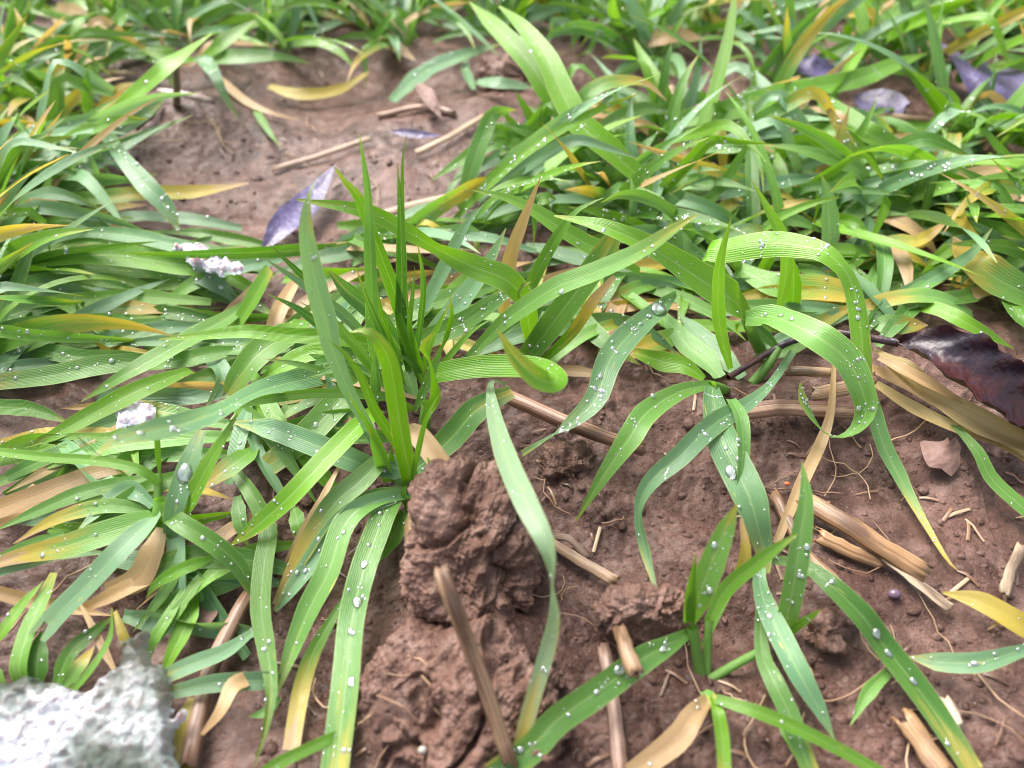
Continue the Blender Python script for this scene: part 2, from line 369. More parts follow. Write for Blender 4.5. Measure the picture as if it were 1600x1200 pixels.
# fresh, mid, blue-green, dark, pale, yellow-green, yellow tip, yellow, straw, straw tip: (hue, waxy bloom with painted sky sheen, yellowing, straw)
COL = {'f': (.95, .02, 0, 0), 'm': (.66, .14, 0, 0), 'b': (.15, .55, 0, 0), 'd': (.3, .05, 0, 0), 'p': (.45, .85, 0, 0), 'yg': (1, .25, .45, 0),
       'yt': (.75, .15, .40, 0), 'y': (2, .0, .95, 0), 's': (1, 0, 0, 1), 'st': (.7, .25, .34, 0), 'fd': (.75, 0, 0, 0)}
DOME = None
def dome_template():
    r, v, f = [(1.0, 0.0), (.93, .34), (.70, .60), (.36, .76)], [], []
    k = 9
    for (a, b) in r:
        for j in range(k): v.append((a * cos(2 * pi * j / k), a * sin(2 * pi * j / k), b))
    v.append((0, 0, .8)); 
    for i in range(3):
        for j in range(k): f.append((i * k + j, i * k + (j + 1) % k, (i + 1) * k + (j + 1) % k)); f.append((i * k + j, (i + 1) * k + (j + 1) % k, (i + 1) * k + j))
    for j in range(k): f.append((3 * k + j, 3 * k + (j + 1) % k, 4 * k))
    return np.array(v), np.array(f)
DOME = dome_template()
def domes(cs, ns, ts, rad, flat=.8, elong=None):
    v, f = DOME; n = len(cs); ns = unit(ns); ts = unit(ts - (ts * ns).sum(1)[:, None] * ns); bs = np.cross(ns, ts)
    e = np.ones(n) if elong is None else elong
    V = cs[:, None] + rad[:, None, None] * (v[None, :, 0, None] * ts[:, None] * e[:, None, None] + v[None, :, 1, None] * bs[:, None] + flat * v[None, :, 2, None] * ns[:, None])
    F = f[None] + (np.arange(n) * len(v))[:, None, None]
    return V.reshape(-1, 3), F.reshape(-1, 3)
LEAVES = []
def build_leaf(parent, pts, width, color, roll=0.0, prof=None, fold=.22, dew=.07, name='leaf', blunt=False, mat=None, label=None, N=None, warp=1.0, big=None, dscale=1.0):
    c0, length, par = catmull(pts, 40)
    n = N or int(np.clip(length / .022, 16, 44)); c, length, par = catmull(pts, n)
    T = unit(np.gradient(c, axis=0)); side = np.cross(T, REF); nrm0 = np.linalg.norm(side, axis=1)
    side = unit(side)
    for i in range(1, n):
        if nrm0[i] < .12: side[i] = side[i - 1]
        if np.dot(side[i], side[i - 1]) < 0: side[i] = -side[i]
    for _ in range(2): side[1:-1] = unit(side[:-2] + 2 * side[1:-1] + side[2:])
    side = unit(side - (side * T).sum(1)[:, None] * T)
    nor = np.cross(side, T)
    rl = np.radians(np.interp(par, np.linspace(0, 1, len(roll)), roll)) if hasattr(roll, '__len__') else np.full(n, radians(roll))
    s2 = np.cos(rl)[:, None] * side + np.sin(rl)[:, None] * nor; n2 = np.cos(rl)[:, None] * nor - np.sin(rl)[:, None] * side
    t = np.linspace(0, 1, n)
    if prof is not None: wp = np.interp(par, np.linspace(0, 1, len(prof)), prof)
    else:
        wp = (.5 + .5 * sstep(0, .3, t)) * np.where(t > .42, 1 - ((t - .42) / .58) ** 1.9, 1)
        wp = wp * (1 + .04 * np.sin(t * 23 + length * 9))
    if blunt: wp = (.55 + .45 * sstep(0, .3, t)) * np.where(t > .97, .9, 1)
    wp = np.maximum(wp, .03) * width / 2
    m = 7; us = np.linspace(-1, 1, m)
    ph = random.uniform(0, 6.28)
    wav = warp * .10 * np.sin(t[:, None] * length * 9 + ph + us[None, :] * 1.2) * np.abs(us)[None, :] ** 2
    lift = fold * (np.sqrt(us ** 2 + .02) - .14)[None, :] + wav
    if blunt:
        jag = rng.normal(0, .02, m)
    V = c[:, None] + wp[:, None, None] * (us[None, :, None] * s2[:, None] + lift[..., None] * n2[:, None])
    if blunt: V[-1] += T[-1][None] * jag[:, None] * 1.5
    F = grid_faces(n, m)
    me = mesh_np(name, V.reshape(-1, 3), F)
    add_float(me, 'along', np.repeat(t, m))
    uvl = me.uv_layers.new(name='UVMap'); vi = F.ravel()
    uvv = np.stack([np.tile((us + 1) / 2, n), np.repeat(t * length, m)], -1)
    uvl.data.foreach_set('uv', uvv[vi].astype(np.float32).ravel())
    o = link(name, me, mat or M_LEAF, parent)
    col = COL[color] if isinstance(color, str) else color
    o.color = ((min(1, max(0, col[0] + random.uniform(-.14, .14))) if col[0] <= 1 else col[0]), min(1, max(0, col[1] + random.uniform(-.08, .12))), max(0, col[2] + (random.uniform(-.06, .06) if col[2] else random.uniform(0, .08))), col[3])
    if label: o['label'] = label
    elif isinstance(color, str) and color in ('y', 's') and parent is not None: o['label'] = {'y': 'yellowed leaf', 's': 'dry straw-coloured leaf'}[color]
    if dew:
        area = length * width * .75 / MM ** 2; k = int(min(170, rng.poisson(dew * 2.2 * area)))
        if k:
            cen = rng.uniform(.08, .95, 4); cu = rng.uniform(-.6, .6, 4); pick = rng.integers(0, 4, k); lone = rng.random(k) < .3
            tt = np.where(lone, rng.uniform(.05, .96, k), cen[pick] + rng.normal(0, .07, k)); uu_ = np.where(lone, rng.uniform(-.85, .85, k), np.clip(cu[pick] + rng.normal(0, .4, k), -.9, .9))
            # dew gathers in bands along the blade
            tt = np.clip(tt + .03 * np.sin(tt * 40 + ph), .02, .98)
            idx = tt * (n - 1); i0 = np.floor(idx).astype(int); fr = (idx - i0)[:, None]; i1 = np.minimum(i0 + 1, n - 1)
            cc = c[i0] * (1 - fr) + c[i1] * fr; ss = s2[i0]; nn = n2[i0]; ww = wp[i0]
            lf = np.interp(uu_, us, fold * (np.sqrt(us ** 2 + .02) - .14))
            pos = cc + (uu_ * ww)[:, None] * ss + (lf * ww)[:, None] * nn
            nn = unit(nn - (fold * np.sign(uu_))[:, None] * ss)
            sg = np.where(nn @ np.array([0, -.35, .94]) < 0, -1, 1)[:, None]
            rad = dscale * np.clip(np.exp(rng.normal(math.log(.15), .72, k)), .06, 1.0) * MM
            rad = np.minimum(rad, ww * .30)
            V2, F2 = domes(pos - nn * sg * rad[:, None] * .12, nn * sg, T[i0], rad, .85, rng.uniform(.9, 1.35, k))
            d = link('dew', mesh_np('dew', V2, F2), M_DEW, o); d['kind'] = 'stuff'
    if big is not None:
        for (tb, ub, rb, lab) in big:
            i = int(tb * (n - 1)); nn = n2[i] * (1 if n2[i] @ np.array([0, -.35, .94]) > 0 else -1)
            water_drop(c[i] + s2[i] * ub * wp[i] + n2[i] * fold * abs(ub) * wp[i], nn, T[i], rb * MM, lab)
    return o
def water_drop(pos, nrm, tan_, r, label):
    import bmesh
    bm = bmesh.new(); bmesh.ops.create_icosphere(bm, subdivisions=4, radius=1)
    V = np.array([v.co[:] for v in bm.verts]); F = np.array([[q.index for q in f.verts] for f in bm.faces]); bm.free()
    V[:, 2] = np.where(V[:, 2] > 0, V[:, 2] * .62, V[:, 2] * .10)
    a = np.arctan2(V[:, 1], V[:, 0]); V[:, :2] *= (1 + .09 * np.sin(2 * a + r * 999) + .05 * np.sin(3 * a + 1))[:, None]
    nrm = unit(np.asarray(nrm)); tan_ = unit(tan_ - nrm * (tan_ @ nrm)); b = np.cross(nrm, tan_)
    W = V[:, :1] * tan_ * r * 1.25 + V[:, 1:2] * b * r + V[:, 2:] * nrm * r
    o = link('water_drop', mesh_np('water_drop', W, F), M_DROP); o.location = np.asarray(pos) + nrm * r * .1
    tag(o, label, 'water drop', 'large water drops')
    return o

PLANTS = {}
def plant(pid, px, py, label, h=0, group='wheat plants', cat='wheat plant'):
    o = empty('wheat_plant', P(px, py, h)); tag(o, label, cat, group); PLANTS[pid] = o; o['_y'] = 0.0
    del o['_y']
    return o
def parse(s, lean=0.0, dy=0.0):
    pts = []; y0 = z0 = None
    for tok in s.split():
        a = [float(q) for q in tok.split(',')]
        if len(a) == 3: p = P(*a)
        else:
            d = ray(a[0], a[1]); t = (y0 + lean * (CAM_H - z0)) / (d[1] - lean * d[2]); p = np.array([0, 0, CAM_H]) + d * t
        if len(a) == 3 or y0 is None: y0, z0 = p[1], p[2]
        pts.append(p)
    if dy: pts = [p + np.array([0, dy * MM, 0]) for p in pts]
    return pts
def L(pid, s, wpx, color='m', roll=None, lean=0.0, dy=0.0, **kw):
    pts = parse(s, lean, dy); mid = pts[len(pts) // 2]
    a = pts[max(0, len(pts) // 2 - 1)]; b = pts[min(len(pts) - 1, len(pts) // 2 + 1)]
    T = unit(b - a); sd_ = unit(np.cross(T, REF)); view = unit(np.array([0, 0, CAM_H]) - mid)
    vis = np.linalg.norm(sd_ - view * (sd_ @ view)); per = abs(np.dot(unit(np.cross(T, view)), sd_))
    if roll is None: roll = random.uniform(-14, 14)
    W = .87 * wpx * depth(mid) / FPX / max(.6, per)
    return build_leaf(PLANTS.get(pid), pts, W, color, roll, **kw)

# ------------------------------------------------------------------ traced plants
plant('A', 648, 618, 'tall upright wheat tussock at the centre behind the large soil clod')
L('A', '590,606,3 583,520 579,402 575,301 561,206', 25, 'm', 6, dew=.03, lean=.15)
L('A', '655,580,8 636,520 619,463 589,382 562,311 541,285 522,260', 31, 'fd', [10, 15, 20, 25, 30, 50, 60], dew=.015, lean=.2, prof=[.7, .9, 1, .9, .62, .4, .1])
L('A', '640,590,3 628,510 628,436 626,335 621,254', 21, 'd', 5, dew=.03, lean=.1)
L('A', '640,580,3 632,440 629,267 636,205', 15, 'f', 25, dew=.0, lean=.25)
L('A', '626,735,6 600,715 571,659 547,615 520,547 511,504 494,443 479,362 484,305 497,279', 39, (.2, .75, 0, 0), [0, 0, 10, 10, 5, 0, 0, -10, 30, 60], dew=.06, lean=.32, prof=[.5, .55, .6, .65, .85, 1, .95, .62, .3, .06])
L('A', '636,563,8 629,551 589,494 545,456 514,423', 35, 'd', 12, dew=.01, lean=.1, prof=[.5, .75, 1, .85, .12], fold=.5)
L('A', '615,566,4 552,546 498,507 461,480 417,459', 21, 'd', 0, dew=.02, lean=.0)
L('A', '610,560,4 569,524 535,490 481,450 451,429 412,403', 20, 'b', 0, dew=.03, lean=.1)
L('A', '560,520,8 520,480 474,433 420,381', 15, 'd', 0, dew=.02, lean=.1)
L('A', '650,566,6 600,546 536,529 452,524 385,518 317,524 248,530', 27, 'f', 5, dew=.03, lean=-.2, prof=[.6, .85, 1, 1, .9, .6, .06], color=None) if 0 else \
L('A', '650,566,6 600,546 536,529 452,524 385,518 317,524 248,530', 27, 'f', 5, dew=.03, lean=-.2, prof=[.6, .85, 1, 1, .9, .6, .06])
L('A', '645,640,5 608,621 554,615 486,615 419,623 334,637 268,650', 18, 'f', 25, dew=.05, lean=-.3, prof=[.7, .9, 1, 1, .95, .8, .06])
L('A', '650,585,4 600,566 540,580 422,606 320,652 202,684 143,716', 35, 'b', 0, dew=.10, lean=-1.4, prof=[.6, .8, 1, 1, .9, .65, .06], big=[(.38, .2, .95, 'round water drop on the long leaf left of the upright tussock')])
L('A', '660,600,3 650,575 635,560 618,556', 15, 'f', 20, dew=.02)
L('A', '665,660,8 684,615 675,568 665,544 680,518', 26, 'f', [30, 20, 80, 20, 0], dew=.02, lean=-.1, prof=[.6, 1, .45, .9, .1], fold=.6)
L('A', '648,642,6 668,600 684,560 692,535', 20, 'm', 10, dew=.06)
L('A', '655,500,5 670,466 694,419 724,358 755,320', 25, 'p', 0, dew=.05, lean=.4)
L('A', '650,545,4 687,510 731,456 764,409 791,356', 36, 'p', 0, dew=.20, lean=.35)
L('A', '625,548,4 690,520 724,504 781,466 830,440', 38, 'd', 0, dew=.12, lean=.2)
L('A', '590,520,2 643,487,8 700,466,10 761,450,10 800,440,7', 36, 'm', 0, dew=.06)
L('A', '690,545,10 700,520 706,490 702,462', 10, 'f', 10, dew=.05)
L('A', '725,680,3 745,640,5 790,617,8', 12, 'm', 0, dew=.05) if 0 else None
# big folded leaf and the underside of its tip, close to the lens
L('A', '668,588,12 700,580,18 750,573,23 804,572,28 845,576,33 870,588,40 862,598,48 835,588,54 803,556,60 778,516,66', 40, 'fd', 0, dew=.05, prof=[.85, .95, 1, 1, .95, .8, .8, .8, .5, .06], fold=.1)

L('A', '625,600,5 600,530 575,470 556,418', 15, 'd', 10, dew=.01)
L('A', '660,592,4 672,540 690,500 707,468', 13, 'f', 15, dew=.02)
L('A', '648,572,5 658,500 662,440 652,378', 14, 'd', 15, dew=.0)
L('A', '607,602,4 560,545 520,500 468,472', 15, 'm', 0, dew=.04)
L('A', '600,610,4 565,590 535,575 480,590', 16, 'd', 0, dew=.04)
L('A', '632,600,4 612,540 596,490 585,430', 13, 'f', 10, dew=.01, lean=.15)
L('A', '652,590,5 640,520 645,460 648,415', 12, 'f', 15, dew=.01, lean=.2)
L('A', '668,600,4 700,560 735,520 770,497', 13, 'f', 10, dew=.03)
L('A', '618,612,4 575,570 540,530 505,520', 13, 'f', 10, dew=.02)
L('A', '600,600,4 540,590 470,570 410,560', 14, 'm', 0, dew=.05)
plant('B', 630, 775, 'bright green wheat shoots at the left edge of the large soil clod')
L('B', '640,770,5 655,700 668,650 690,610', 13, 'f', 20, dew=.01)
L('B', '615,745,6 590,690 560,640 540,610', 13, 'f', 15, dew=.01)
L('B', '646,776,4 638,730 631,699 618,615 608,564 594,537 574,517 547,519', 38, 'f', [10, 10, 12, 15, 20, 10, -20, -40], dew=.01, lean=.12, prof=[.85, 1, 1, .98, .95, .7, .4, .06])
L('B', '634,735,5 621,696 587,642 564,588 540,554 512,530', 21, 'f', 15, dew=.01, lean=.12)
L('B', '610,752,6 600,725 588,695 577,668', 27, 'f', 20, dew=.01, prof=[.9, 1, .7, .08], fold=.5)
L('B', '618,745,4 613,720 611,693', 11, 'fd', 20, dew=0)
L('B', '584,640,3 588,612 586,570 584,547', 20, 'd', 10, dew=.02)
L('B', '638,795,4 632,775 635,757', 15, 'f', 30, dew=0)
L('B', '680,756,9 675,735 668,714', 17, 'f', 20, dew=.02, prof=[1, .8, .08])
L('B', '640,772,8 610,777,11 571,790,13 530,818,13 486,878,10 455,920,8 430,955,5', 36, 'p', 5, dew=.10, prof=[.5, .8, 1, 1, .95, .7, .2], fold=.35)
L('B', '600,715,12 565,750,14 520,790,14 475,860,11 430,945,6', 42, 'st', -5, dew=.05, prof=[.7, 1, 1, .85, .25], fold=.3)
L('B', '640,770,8 585,780,12 540,817,14 513,894,12 483,952,9 456,1019,6 430,1092,4', 47, 'm', -10, dew=.05, prof=[.5, .8, 1, .95, .85, .6, .08], fold=.35)
L('B', '622,772,8 605,795,11 591,827,12 567,894,12 550,969,10 540,1070,8 522,1215,6', 47, 'd', -5, dew=.14, prof=[.6, .9, 1, 1, 1, 1, .9], big=[(.34, .1, .85, 'pale oval drop high on the dark leaf hanging left of the clod'), (.47, -.2, 1.15, 'largest drop on the dark leaf hanging left of the clod'), (.58, 0, .7, 'small oval drop midway down the dark leaf left of the clod'), (.74, -.4, .8, 'lower drop on the dark leaf hanging left of the clod')])
L('B', '632,800,6 615,835,6 590,880,4', 34, 'fd', 10, dew=.05)
L('B', '590,640,10 557,669,16 503,723,20 452,777,19 402,821,13 358,854,8', 39, 'f', -5, dew=.08, prof=[.7, .95, 1, 1, .8, .06])
L('B', '590,735,7 545,717,11 469,686,13 419,669,12 366,660,9', 42, 'b', 0, dew=.08, prof=[.8, 1, 1, .9, .1])
L('B', '575,590,5 533,625,8 480,680,9 420,728,6', 50, 'm', 0, dew=.10, prof=[.7, 1, 1, .8], big=[(.62, .1, .7, 'drop on the wide leaf crossing under the pale leaf, left of the centre')])
L('B', '620,760,5 700,690,11 745,640,16 800,612,17', 48, 'd', [30, 10, 0, 0], dew=.08, prof=[.6, 1, .95, .5])
L('B', '632,675,13 650,676,15 680,712,17 706,748,16', 40, 's', -15, dew=0, prof=[.8, 1, 1, .85], blunt=True)
L('B', '560,690,5 535,660,6 513,655,6', 34, 's', 0, dew=0)
L('B', '545,925,9 506,989,8 483,1036,7 469,1087,5 455,1172,4', 30, 'yt', 10, dew=.03, prof=[.3, .7, .95, 1, .9], blunt=False)
L('B', '532,725,9 500,784,11 469,834,9 435,900,5', 12, 's', 0, dew=0)
L('B', '640,735,9 600,728,11 560,735,11', 44, 'b', 0, dew=.15, big=[(.6, .2, 1.0, 'flat drop on the blue green leaf beneath the shoots')])

plant('E', 812, 575, 'wheat plant whose pale broad leaf hangs over the large soil clod')
L('E', '790,600,6 768,598,14 770,640,26 790,712,38 821,784,42 855,851,39 864,911,32 867,962,26 854,1019,19 820,1137,10 806,1212,7', 46, (.5, .85, .1, .12), [0, 0, 0, 0, 0, -20, -75, -15, 0, 0, 0],
  dew=.05, prof=[.2, .25, .7, 1, 1, .75, .32, .5, .66, .66, .6], fold=.3)
L('E', '731,560,8 770,520 800,494 867,450 935,423 1002,392 1050,360 1090,335', 38, 'm', 5, dew=.10, lean=-.25, prof=[.5, .7, .85, 1, .95, .8, .5, .06])
L('E', '818,480,8 840,425 872,369 899,332 922,318 943,309', 25, 'm', 10, dew=.05, lean=0, prof=[.8, 1, .9, .4, .22, .05])
L('E', '830,530,6 818,470 788,436 737,416 680,387 636,362 569,330 464,312', 50, 'f', [-20, -10, 0, 10, 60, 20, 10, 10], dew=.03, lean=-.12, prof=[.6, .85, 1, .85, .45, .55, .5, .06])
L('E', '785,510,4 788,470 798,402 818,345 845,276', 27, 's', 5, dew=0, lean=.15)
L('E', '848,565,4 894,520 928,470 960,432', 21, (1, 0, .55, 0), 5, dew=.02, lean=.1, label='yellow leaf with a dry brown tip', blunt=False, prof=[.7, 1, 1, .4])
L('E', '818,566,5 860,510 905,450 945,395 964,360', 46, 'm', 0, dew=.06, lean=.3, prof=[.8, 1, 1, .9, .5])
L('E', '868,470,5 910,505,7 952,540,7 1000,570,5', 40, 'd', 0, dew=.06)
L('E', '840,580,3 900,580,4 960,590,4', 20, 's', 0, dew=0)
L('E', '830,530,3 850,540,4 800,560,4', 20, 'd', 0, dew=.05)

plant('X', 1062, 452, 'wheat plant with a bluish leaf carrying the brightest water drop')
L('X', '1056,458,10 1030,482,15 986,520,20 952,564,20 930,625,18 888,666,14 866,680,13 816,709,8', 50, 'b', [40, 10, 0, 0, -10, -40, -70, -10], dew=.14, dscale=1.4, prof=[.3, .7, 1, .98, .8, .55, .25, .25], fold=.3,
  big=[(.22, -.1, 2.8, 'largest bright water drop on the bluish leaf right of centre'), (.3, .1, .9, 'second drop just below the largest bright drop'), (.36, 0, .8, 'third drop down the bluish leaf right of centre'), (.17, .5, .8, 'drop above the largest bright drop')])
L('X', '1100,592,5 1070,572,8 1036,565,8 990,550,7', 36, 'f', 10, dew=.05, prof=[.3, .8, 1, .4])
L('X', '1080,520,4 1040,530,6 1000,545,6 965,570,5', 36, 'yg', 0, dew=.05)
L('X', '1125,590,4 1100,560,6 1070,535,6 1030,480,8', 40, 'm', 0, dew=.05)

plant('C', 1140, 605, 'wheat plant on the right with a leaf curling into a hook')
L('C', '1165,498,22 1200,494,25 1229,503,27 1279,528,28 1323,562,26 1347,609,22 1353,643,18 1337,673,14 1310,685,12 1285,674,13 1265,648,16 1253,622,19 1250,598,22', 56, 'm', [0, 0, 0, 0, -10, -30, -45, -60, -70, -60, -30, 0, 0], dew=.11, dscale=1.1,
  prof=[.45, .8, .95, 1, .85, .68, .6, .5, .42, .36, .32, .28, .05], big=[(.16, -.3, .6, 'first of the drops in a row on the hooked leaf'), (.21, -.3, .55, 'second drop in the row on the hooked leaf')])
L('C', '1190,520,8 1105,402,30 1137,389,36 1205,379,42 1256,384,44 1289,394,44 1318,420,40 1335,455,34 1345,511,26 1350,562,20 1364,618,14', 46, 'f', [0, 0, 0, 0, 0, 0, 10, 10, 5, 0, 0], dew=.10, dscale=1.1, prof=[.3, .9, 1, 1, .85, .7, .6, .72, .75, .7, .08])
L('C', '1165,505,12 1158,485,20 1144,468,28 1104,443,34 1053,409,40 1002,379,46 935,352,48 866,337,48', 60, 'f', 0, dew=.03, prof=[.5, .85, 1, .9, .7, .55, .4, .05], fold=.3)
L('C', '1000,425,12 960,400,25 926,386,30 883,362,36 839,332,42 788,308,46 736,297,50', 31, 'f', 0, dew=.03)
L('C', '1216,490,6 1229,419 1222,372 1198,325 1174,280', 19, 'f', 10, dew=.03, lean=0)
L('C', '1238,490,4 1240,440 1238,402', 22, 'fd', 20, dew=.02)
L('C', '1141,576,6 1124,504 1124,419 1143,338', 23, 'f', 20, dew=.02, lean=.0)
L('C', '1238,550,12 1205,599,16 1171,629,20 1127,655,24 1094,681,26 1060,715,25 1015,755,20 998,800,15 1008,860,9 1029,935,3', 40, 'b', [0, -20, -10, 0, 0, 0, -10, -50, -20, -10], dew=.10, prof=[.4, .4, .7, 1, 1, .95, .75, .45, .5, .06], fold=.3)
L('C', '1112,603,14 1117,636,20 1127,687,24 1151,737,23 1172,781,20 1182,817,17 1193,860,13 1195,895,11', 60, 'b', [0, 0, 0, 0, 0, 0, 0, -40], dew=.14, prof=[.5, .85, 1, 1, .95, .75, .5, .3], fold=.2,
  big=[(.60, .35, 1.5, 'big flat drop spreading on the wide leaf below the right plant crown'), (.56, -.45, .9, 'drop at the left edge of the wide leaf below the right plant crown')])
L('C', '1142,624,24 1158,656,28 1160,720,25 1148,795,17', 30, 'm', [0, 20, 30, 30], dew=.10, prof=[.6, 1, .9, .08])
L('C', '1112,600,14 1060,613,19 1010,645,20 985,682,18 945,740,12 900,814,5', 44, 'm', 0, dew=.07, prof=[.35, .75, 1, 1, .6, .06])
L('C', '1358,612,16 1364,640,12 1381,697,9 1404,741,6 1428,788,4 1475,867,3 1497,892,2', 26, (.6, .3, .4, 0), 0, dew=.10, prof=[.8, 1, 1, .9, .6, .25, .05])
L('C', '1155,420,8 1210,445,10 1290,452,10 1380,468,7', 46, 'yg', 0, dew=.05, prof=[.5, 1, 1, .6])
L('C', '1220,550,4 1190,520,10 1160,500,14 1150,520,6', 20, 'd', 0, dew=.0)
L('C', '1160,590,3 1130,560,6 1080,510,6 1060,490,5', 34, 'b', 0, dew=.08)
L('C', '1180,560,3 1240,540,6 1290,500,8 1350,470,9', 30, 'yg', 0, dew=.06)

plant('D', 1096, 1062, 'lower right wheat seedling with short bright shoots and a dark dewy leaf')
L('D', '1082,985,9 1040,1010,13 1003,1030,14 935,1080,14 868,1127,11 827,1171,9 755,1222,7', 52, 'd', 5, dew=.12, prof=[.3, .7, .95, 1, 1, 1, .9], big=[(.42, .35, 1.0, 'largest drop on the dark leaf reaching to the bottom edge'), (.22, -.1, .7, 'drop near the base of the dark leaf reaching to the bottom edge')])
L('D', '1077,972,11 1090,935,20 1112,880,28 1134,825,34 1152,788,38', 46, 'm', 0, dew=.13, prof=[.5, 1, 1, .7, .06])
L('D', '1107,972,11 1134,921,18 1185,878,25 1222,850,29 1246,834,31', 28, 'f', 10, dew=.02, prof=[.6, 1, .9, .5, .05])
L('D', '1078,972,12 1079,930,20 1087,865,30', 21, 'fd', 15, dew=.01, prof=[.7, 1, .08], fold=.7)
L('D', '1114,1090,6 1121,1110,8 1128,1151,7 1132,1215,5', 25, 'f', 0, dew=.05, prof=[.5, .9, 1, .9])
L('D', '1105,1092,6 1080,1121,9 1055,1156,8 985,1210,5', 44, 's', 0, dew=.06, prof=[.5, .9, 1, .8])
L('D', '1118,1092,8 1160,1105,10 1195,1117,10 1262,1146,9 1330,1181,7 1390,1215,5', 25, 'f', 20, dew=.06, prof=[.7, .9, 1, .95, .9, .8])
L('D', '1098,1010,4 1140,920,12 1164,868,17 1158,810,20', 22, 'yg', 0, dew=0, label='yellowed leaf behind the shoots', prof=[.4, .7, 1, .3])
L('D', '1100,1080,4 1112,1095,6 1130,1108,5', 26, 'yg', 0, dew=.03)

plant('O', 1200, 1000, 'wheat plant with straight dewy leaves pointing to the lower right corner')
L('O', '1190,858,11 1186,905,12 1196,945,12 1217,990,12 1249,1053,10 1279,1106,7 1304,1156,4', 42, 'b', [30, 0, 0, 0, 0, 0, 0], dew=.12, prof=[.5, .55, .85, 1, .95, .6, .06], big=[(.42, .1, .6, 'round drop on the blue green leaf above the fallen straw')])
L('O', '1188,920,6 1190,1016,8 1208,1063,7 1235,1120,6 1268,1212,4', 33, 'm', 0, dew=.10, prof=[.5, .8, 1, 1, .9])
L('O', '1225,978,6 1230,962,10 1242,901,18 1252,834,25 1259,775,30 1253,722,34', 38, 'm', 5, dew=.12, prof=[.6, .95, 1, .95, .6, .05])
L('O', '1195,876,9 1225,876,11 1262,886,11 1296,912,11 1347,962,10 1381,1009,9 1424,1063,7 1465,1120,5 1520,1205,4', 42, 'd', 0, dew=.12, prof=[.35, .4, .6, .85, 1, 1, 1, .95, .8],
  big=[(.5, -.05, 1.0, 'white drop midway down the dark leaf at lower right'), (.6, .1, .75, 'lower one of the white drops on the dark leaf at lower right'), (.7, -.1, .7, 'lowest drop on the dark leaf at lower right')])
L('O', '1228,995,4 1250,975,9 1284,952,15', 14, 'f', 10, dew=.03)
L('O', '1388,1050,5 1357,1080,5 1329,1133,3', 25, 'm', 0, dew=.06, prof=[.6, 1, .06])
L('O', '1215,1120,3 1239,1160,4 1262,1212,4', 22, 'm', 0, dew=.06)

plant('Q', 1660, 1005, 'wheat plant beyond the right edge with a yellow leaf lying on the mud')
L('Q', '1650,1000,5 1600,978,7 1532,940,6 1474,926,4', 40, 'y', 0, dew=.06, prof=[.8, 1, .9, .1], label='bright yellow leaf')
L('Q', '1660,1000,6 1597,1016,8 1532,1034,8 1465,1034,6 1421,1026,4', 35, 'b', 0, dew=.09, prof=[.3, .6, 1, .95, .08])
L('Q', '1650,1010,4 1585,965,6 1540,985,4', 16, 's', 0, dew=0)

plant('R', 1650, 830, 'wheat plant at the right edge with one long leaf reaching past the husk')
L('R', '1655,840,4 1600,795,6 1549,748,7 1526,704,8 1480,652,7', 24, 'm', 0, dew=.06, prof=[.9, 1, 1, .8, .3])

plant('F', 248, 800, 'wheat plant at the left with a pale cut leaf hanging down')
L('F', '245,806,11 236,813,14 186,861,17 135,915,15 94,955,12 64,990,9', 38, 'p', 0, dew=.03, blunt=True, fold=.15)
L('F', '255,800,11 283,817,14 337,851,14 371,881,11 399,927,6', 34, 'm', 0, dew=.08, prof=[.7, 1, 1, .95, .7])
L('F', '267,840,8 272,800,14 280,771,17 297,720,20 315,672,22', 34, 'b', 0, dew=.10, prof=[.7, .95, 1, 1, .5], big=[(.62, -.05, 1.9, 'large bright drop on the upright leaf of the left plant')])
L('F', '272,815,8 297,781,16 320,737,24 344,694,30 374,642,36', 36, 'f', 15, dew=.03, prof=[.8, 1, .95, .6, .06])
L('F', '250,742,8 247,690 245,626', 11, 'f', 10, dew=0)
L('F', '262,840,8 272,800,12 285,760,14', 22, 'f', 20, dew=.0)
L('F', '248,755,10 219,734,14 152,720,16 67,714,14 -30,702,10', 18, 'f', 0, dew=.04, prof=[.8, 1, 1, 1, .8])
L('F', '216,735,8 202,677,8 169,683,8 101,683,8 38,700,7', 17, 'f', 0, dew=.05)
L('F', '200,730,7 152,737,9 84,764,9 0,795,8 -60,815,7', 34, 's', 0, dew=0, prof=[.6, .8, 1, 1, .9])
L('F', '235,745,7 135,768,10 60,798,9 -10,830,8', 26, 'm', 0, dew=.05)
L('F', '240,805,8 216,817,10 152,837,12 101,854,11 34,868,8 -20,885,6', 46, 'yg', 0, dew=.06, prof=[.6, 1, 1, .9, .6, .3])
L('F', '100,834,7 50,851,8 -10,872,6', 21, 'm', 0, dew=.03)
L('F', '253,825,9 238,862,9 216,905,6 165,922,4', 46, 's', 0, dew=0, prof=[.4, .9, 1, .5])
L('F', '250,820,5 246,880,5 233,932,4', 20, 's', 0, dew=0)
L('F', '290,834,5 275,890,7 250,935,6 207,988,4', 22, 'm', 0, dew=.04)
L('F', '333,872,9 287,888,11 246,911,9 228,935,6', 22, 'f', 10, dew=.05)
L('F', '326,882,7 297,925,8 263,975,7 226,1030,4', 20, 'm', 0, dew=.05)
L('F', '306,930,5 294,969,6 270,1019,5 250,1060,3', 32, 'f', 0, dew=.03)
L('F', '240,790,8 215,770,9 190,768,8 120,830,8', 30, 'b', 0, dew=.06)
L('F', '240,800,6 170,790,9 90,810,8 20,850,6', 26, 'yt', 0, dew=.05)
L('F', '400,700,6 378,716,9 344,740,9 300,770,7', 36, 'yg', 0, dew=.06)
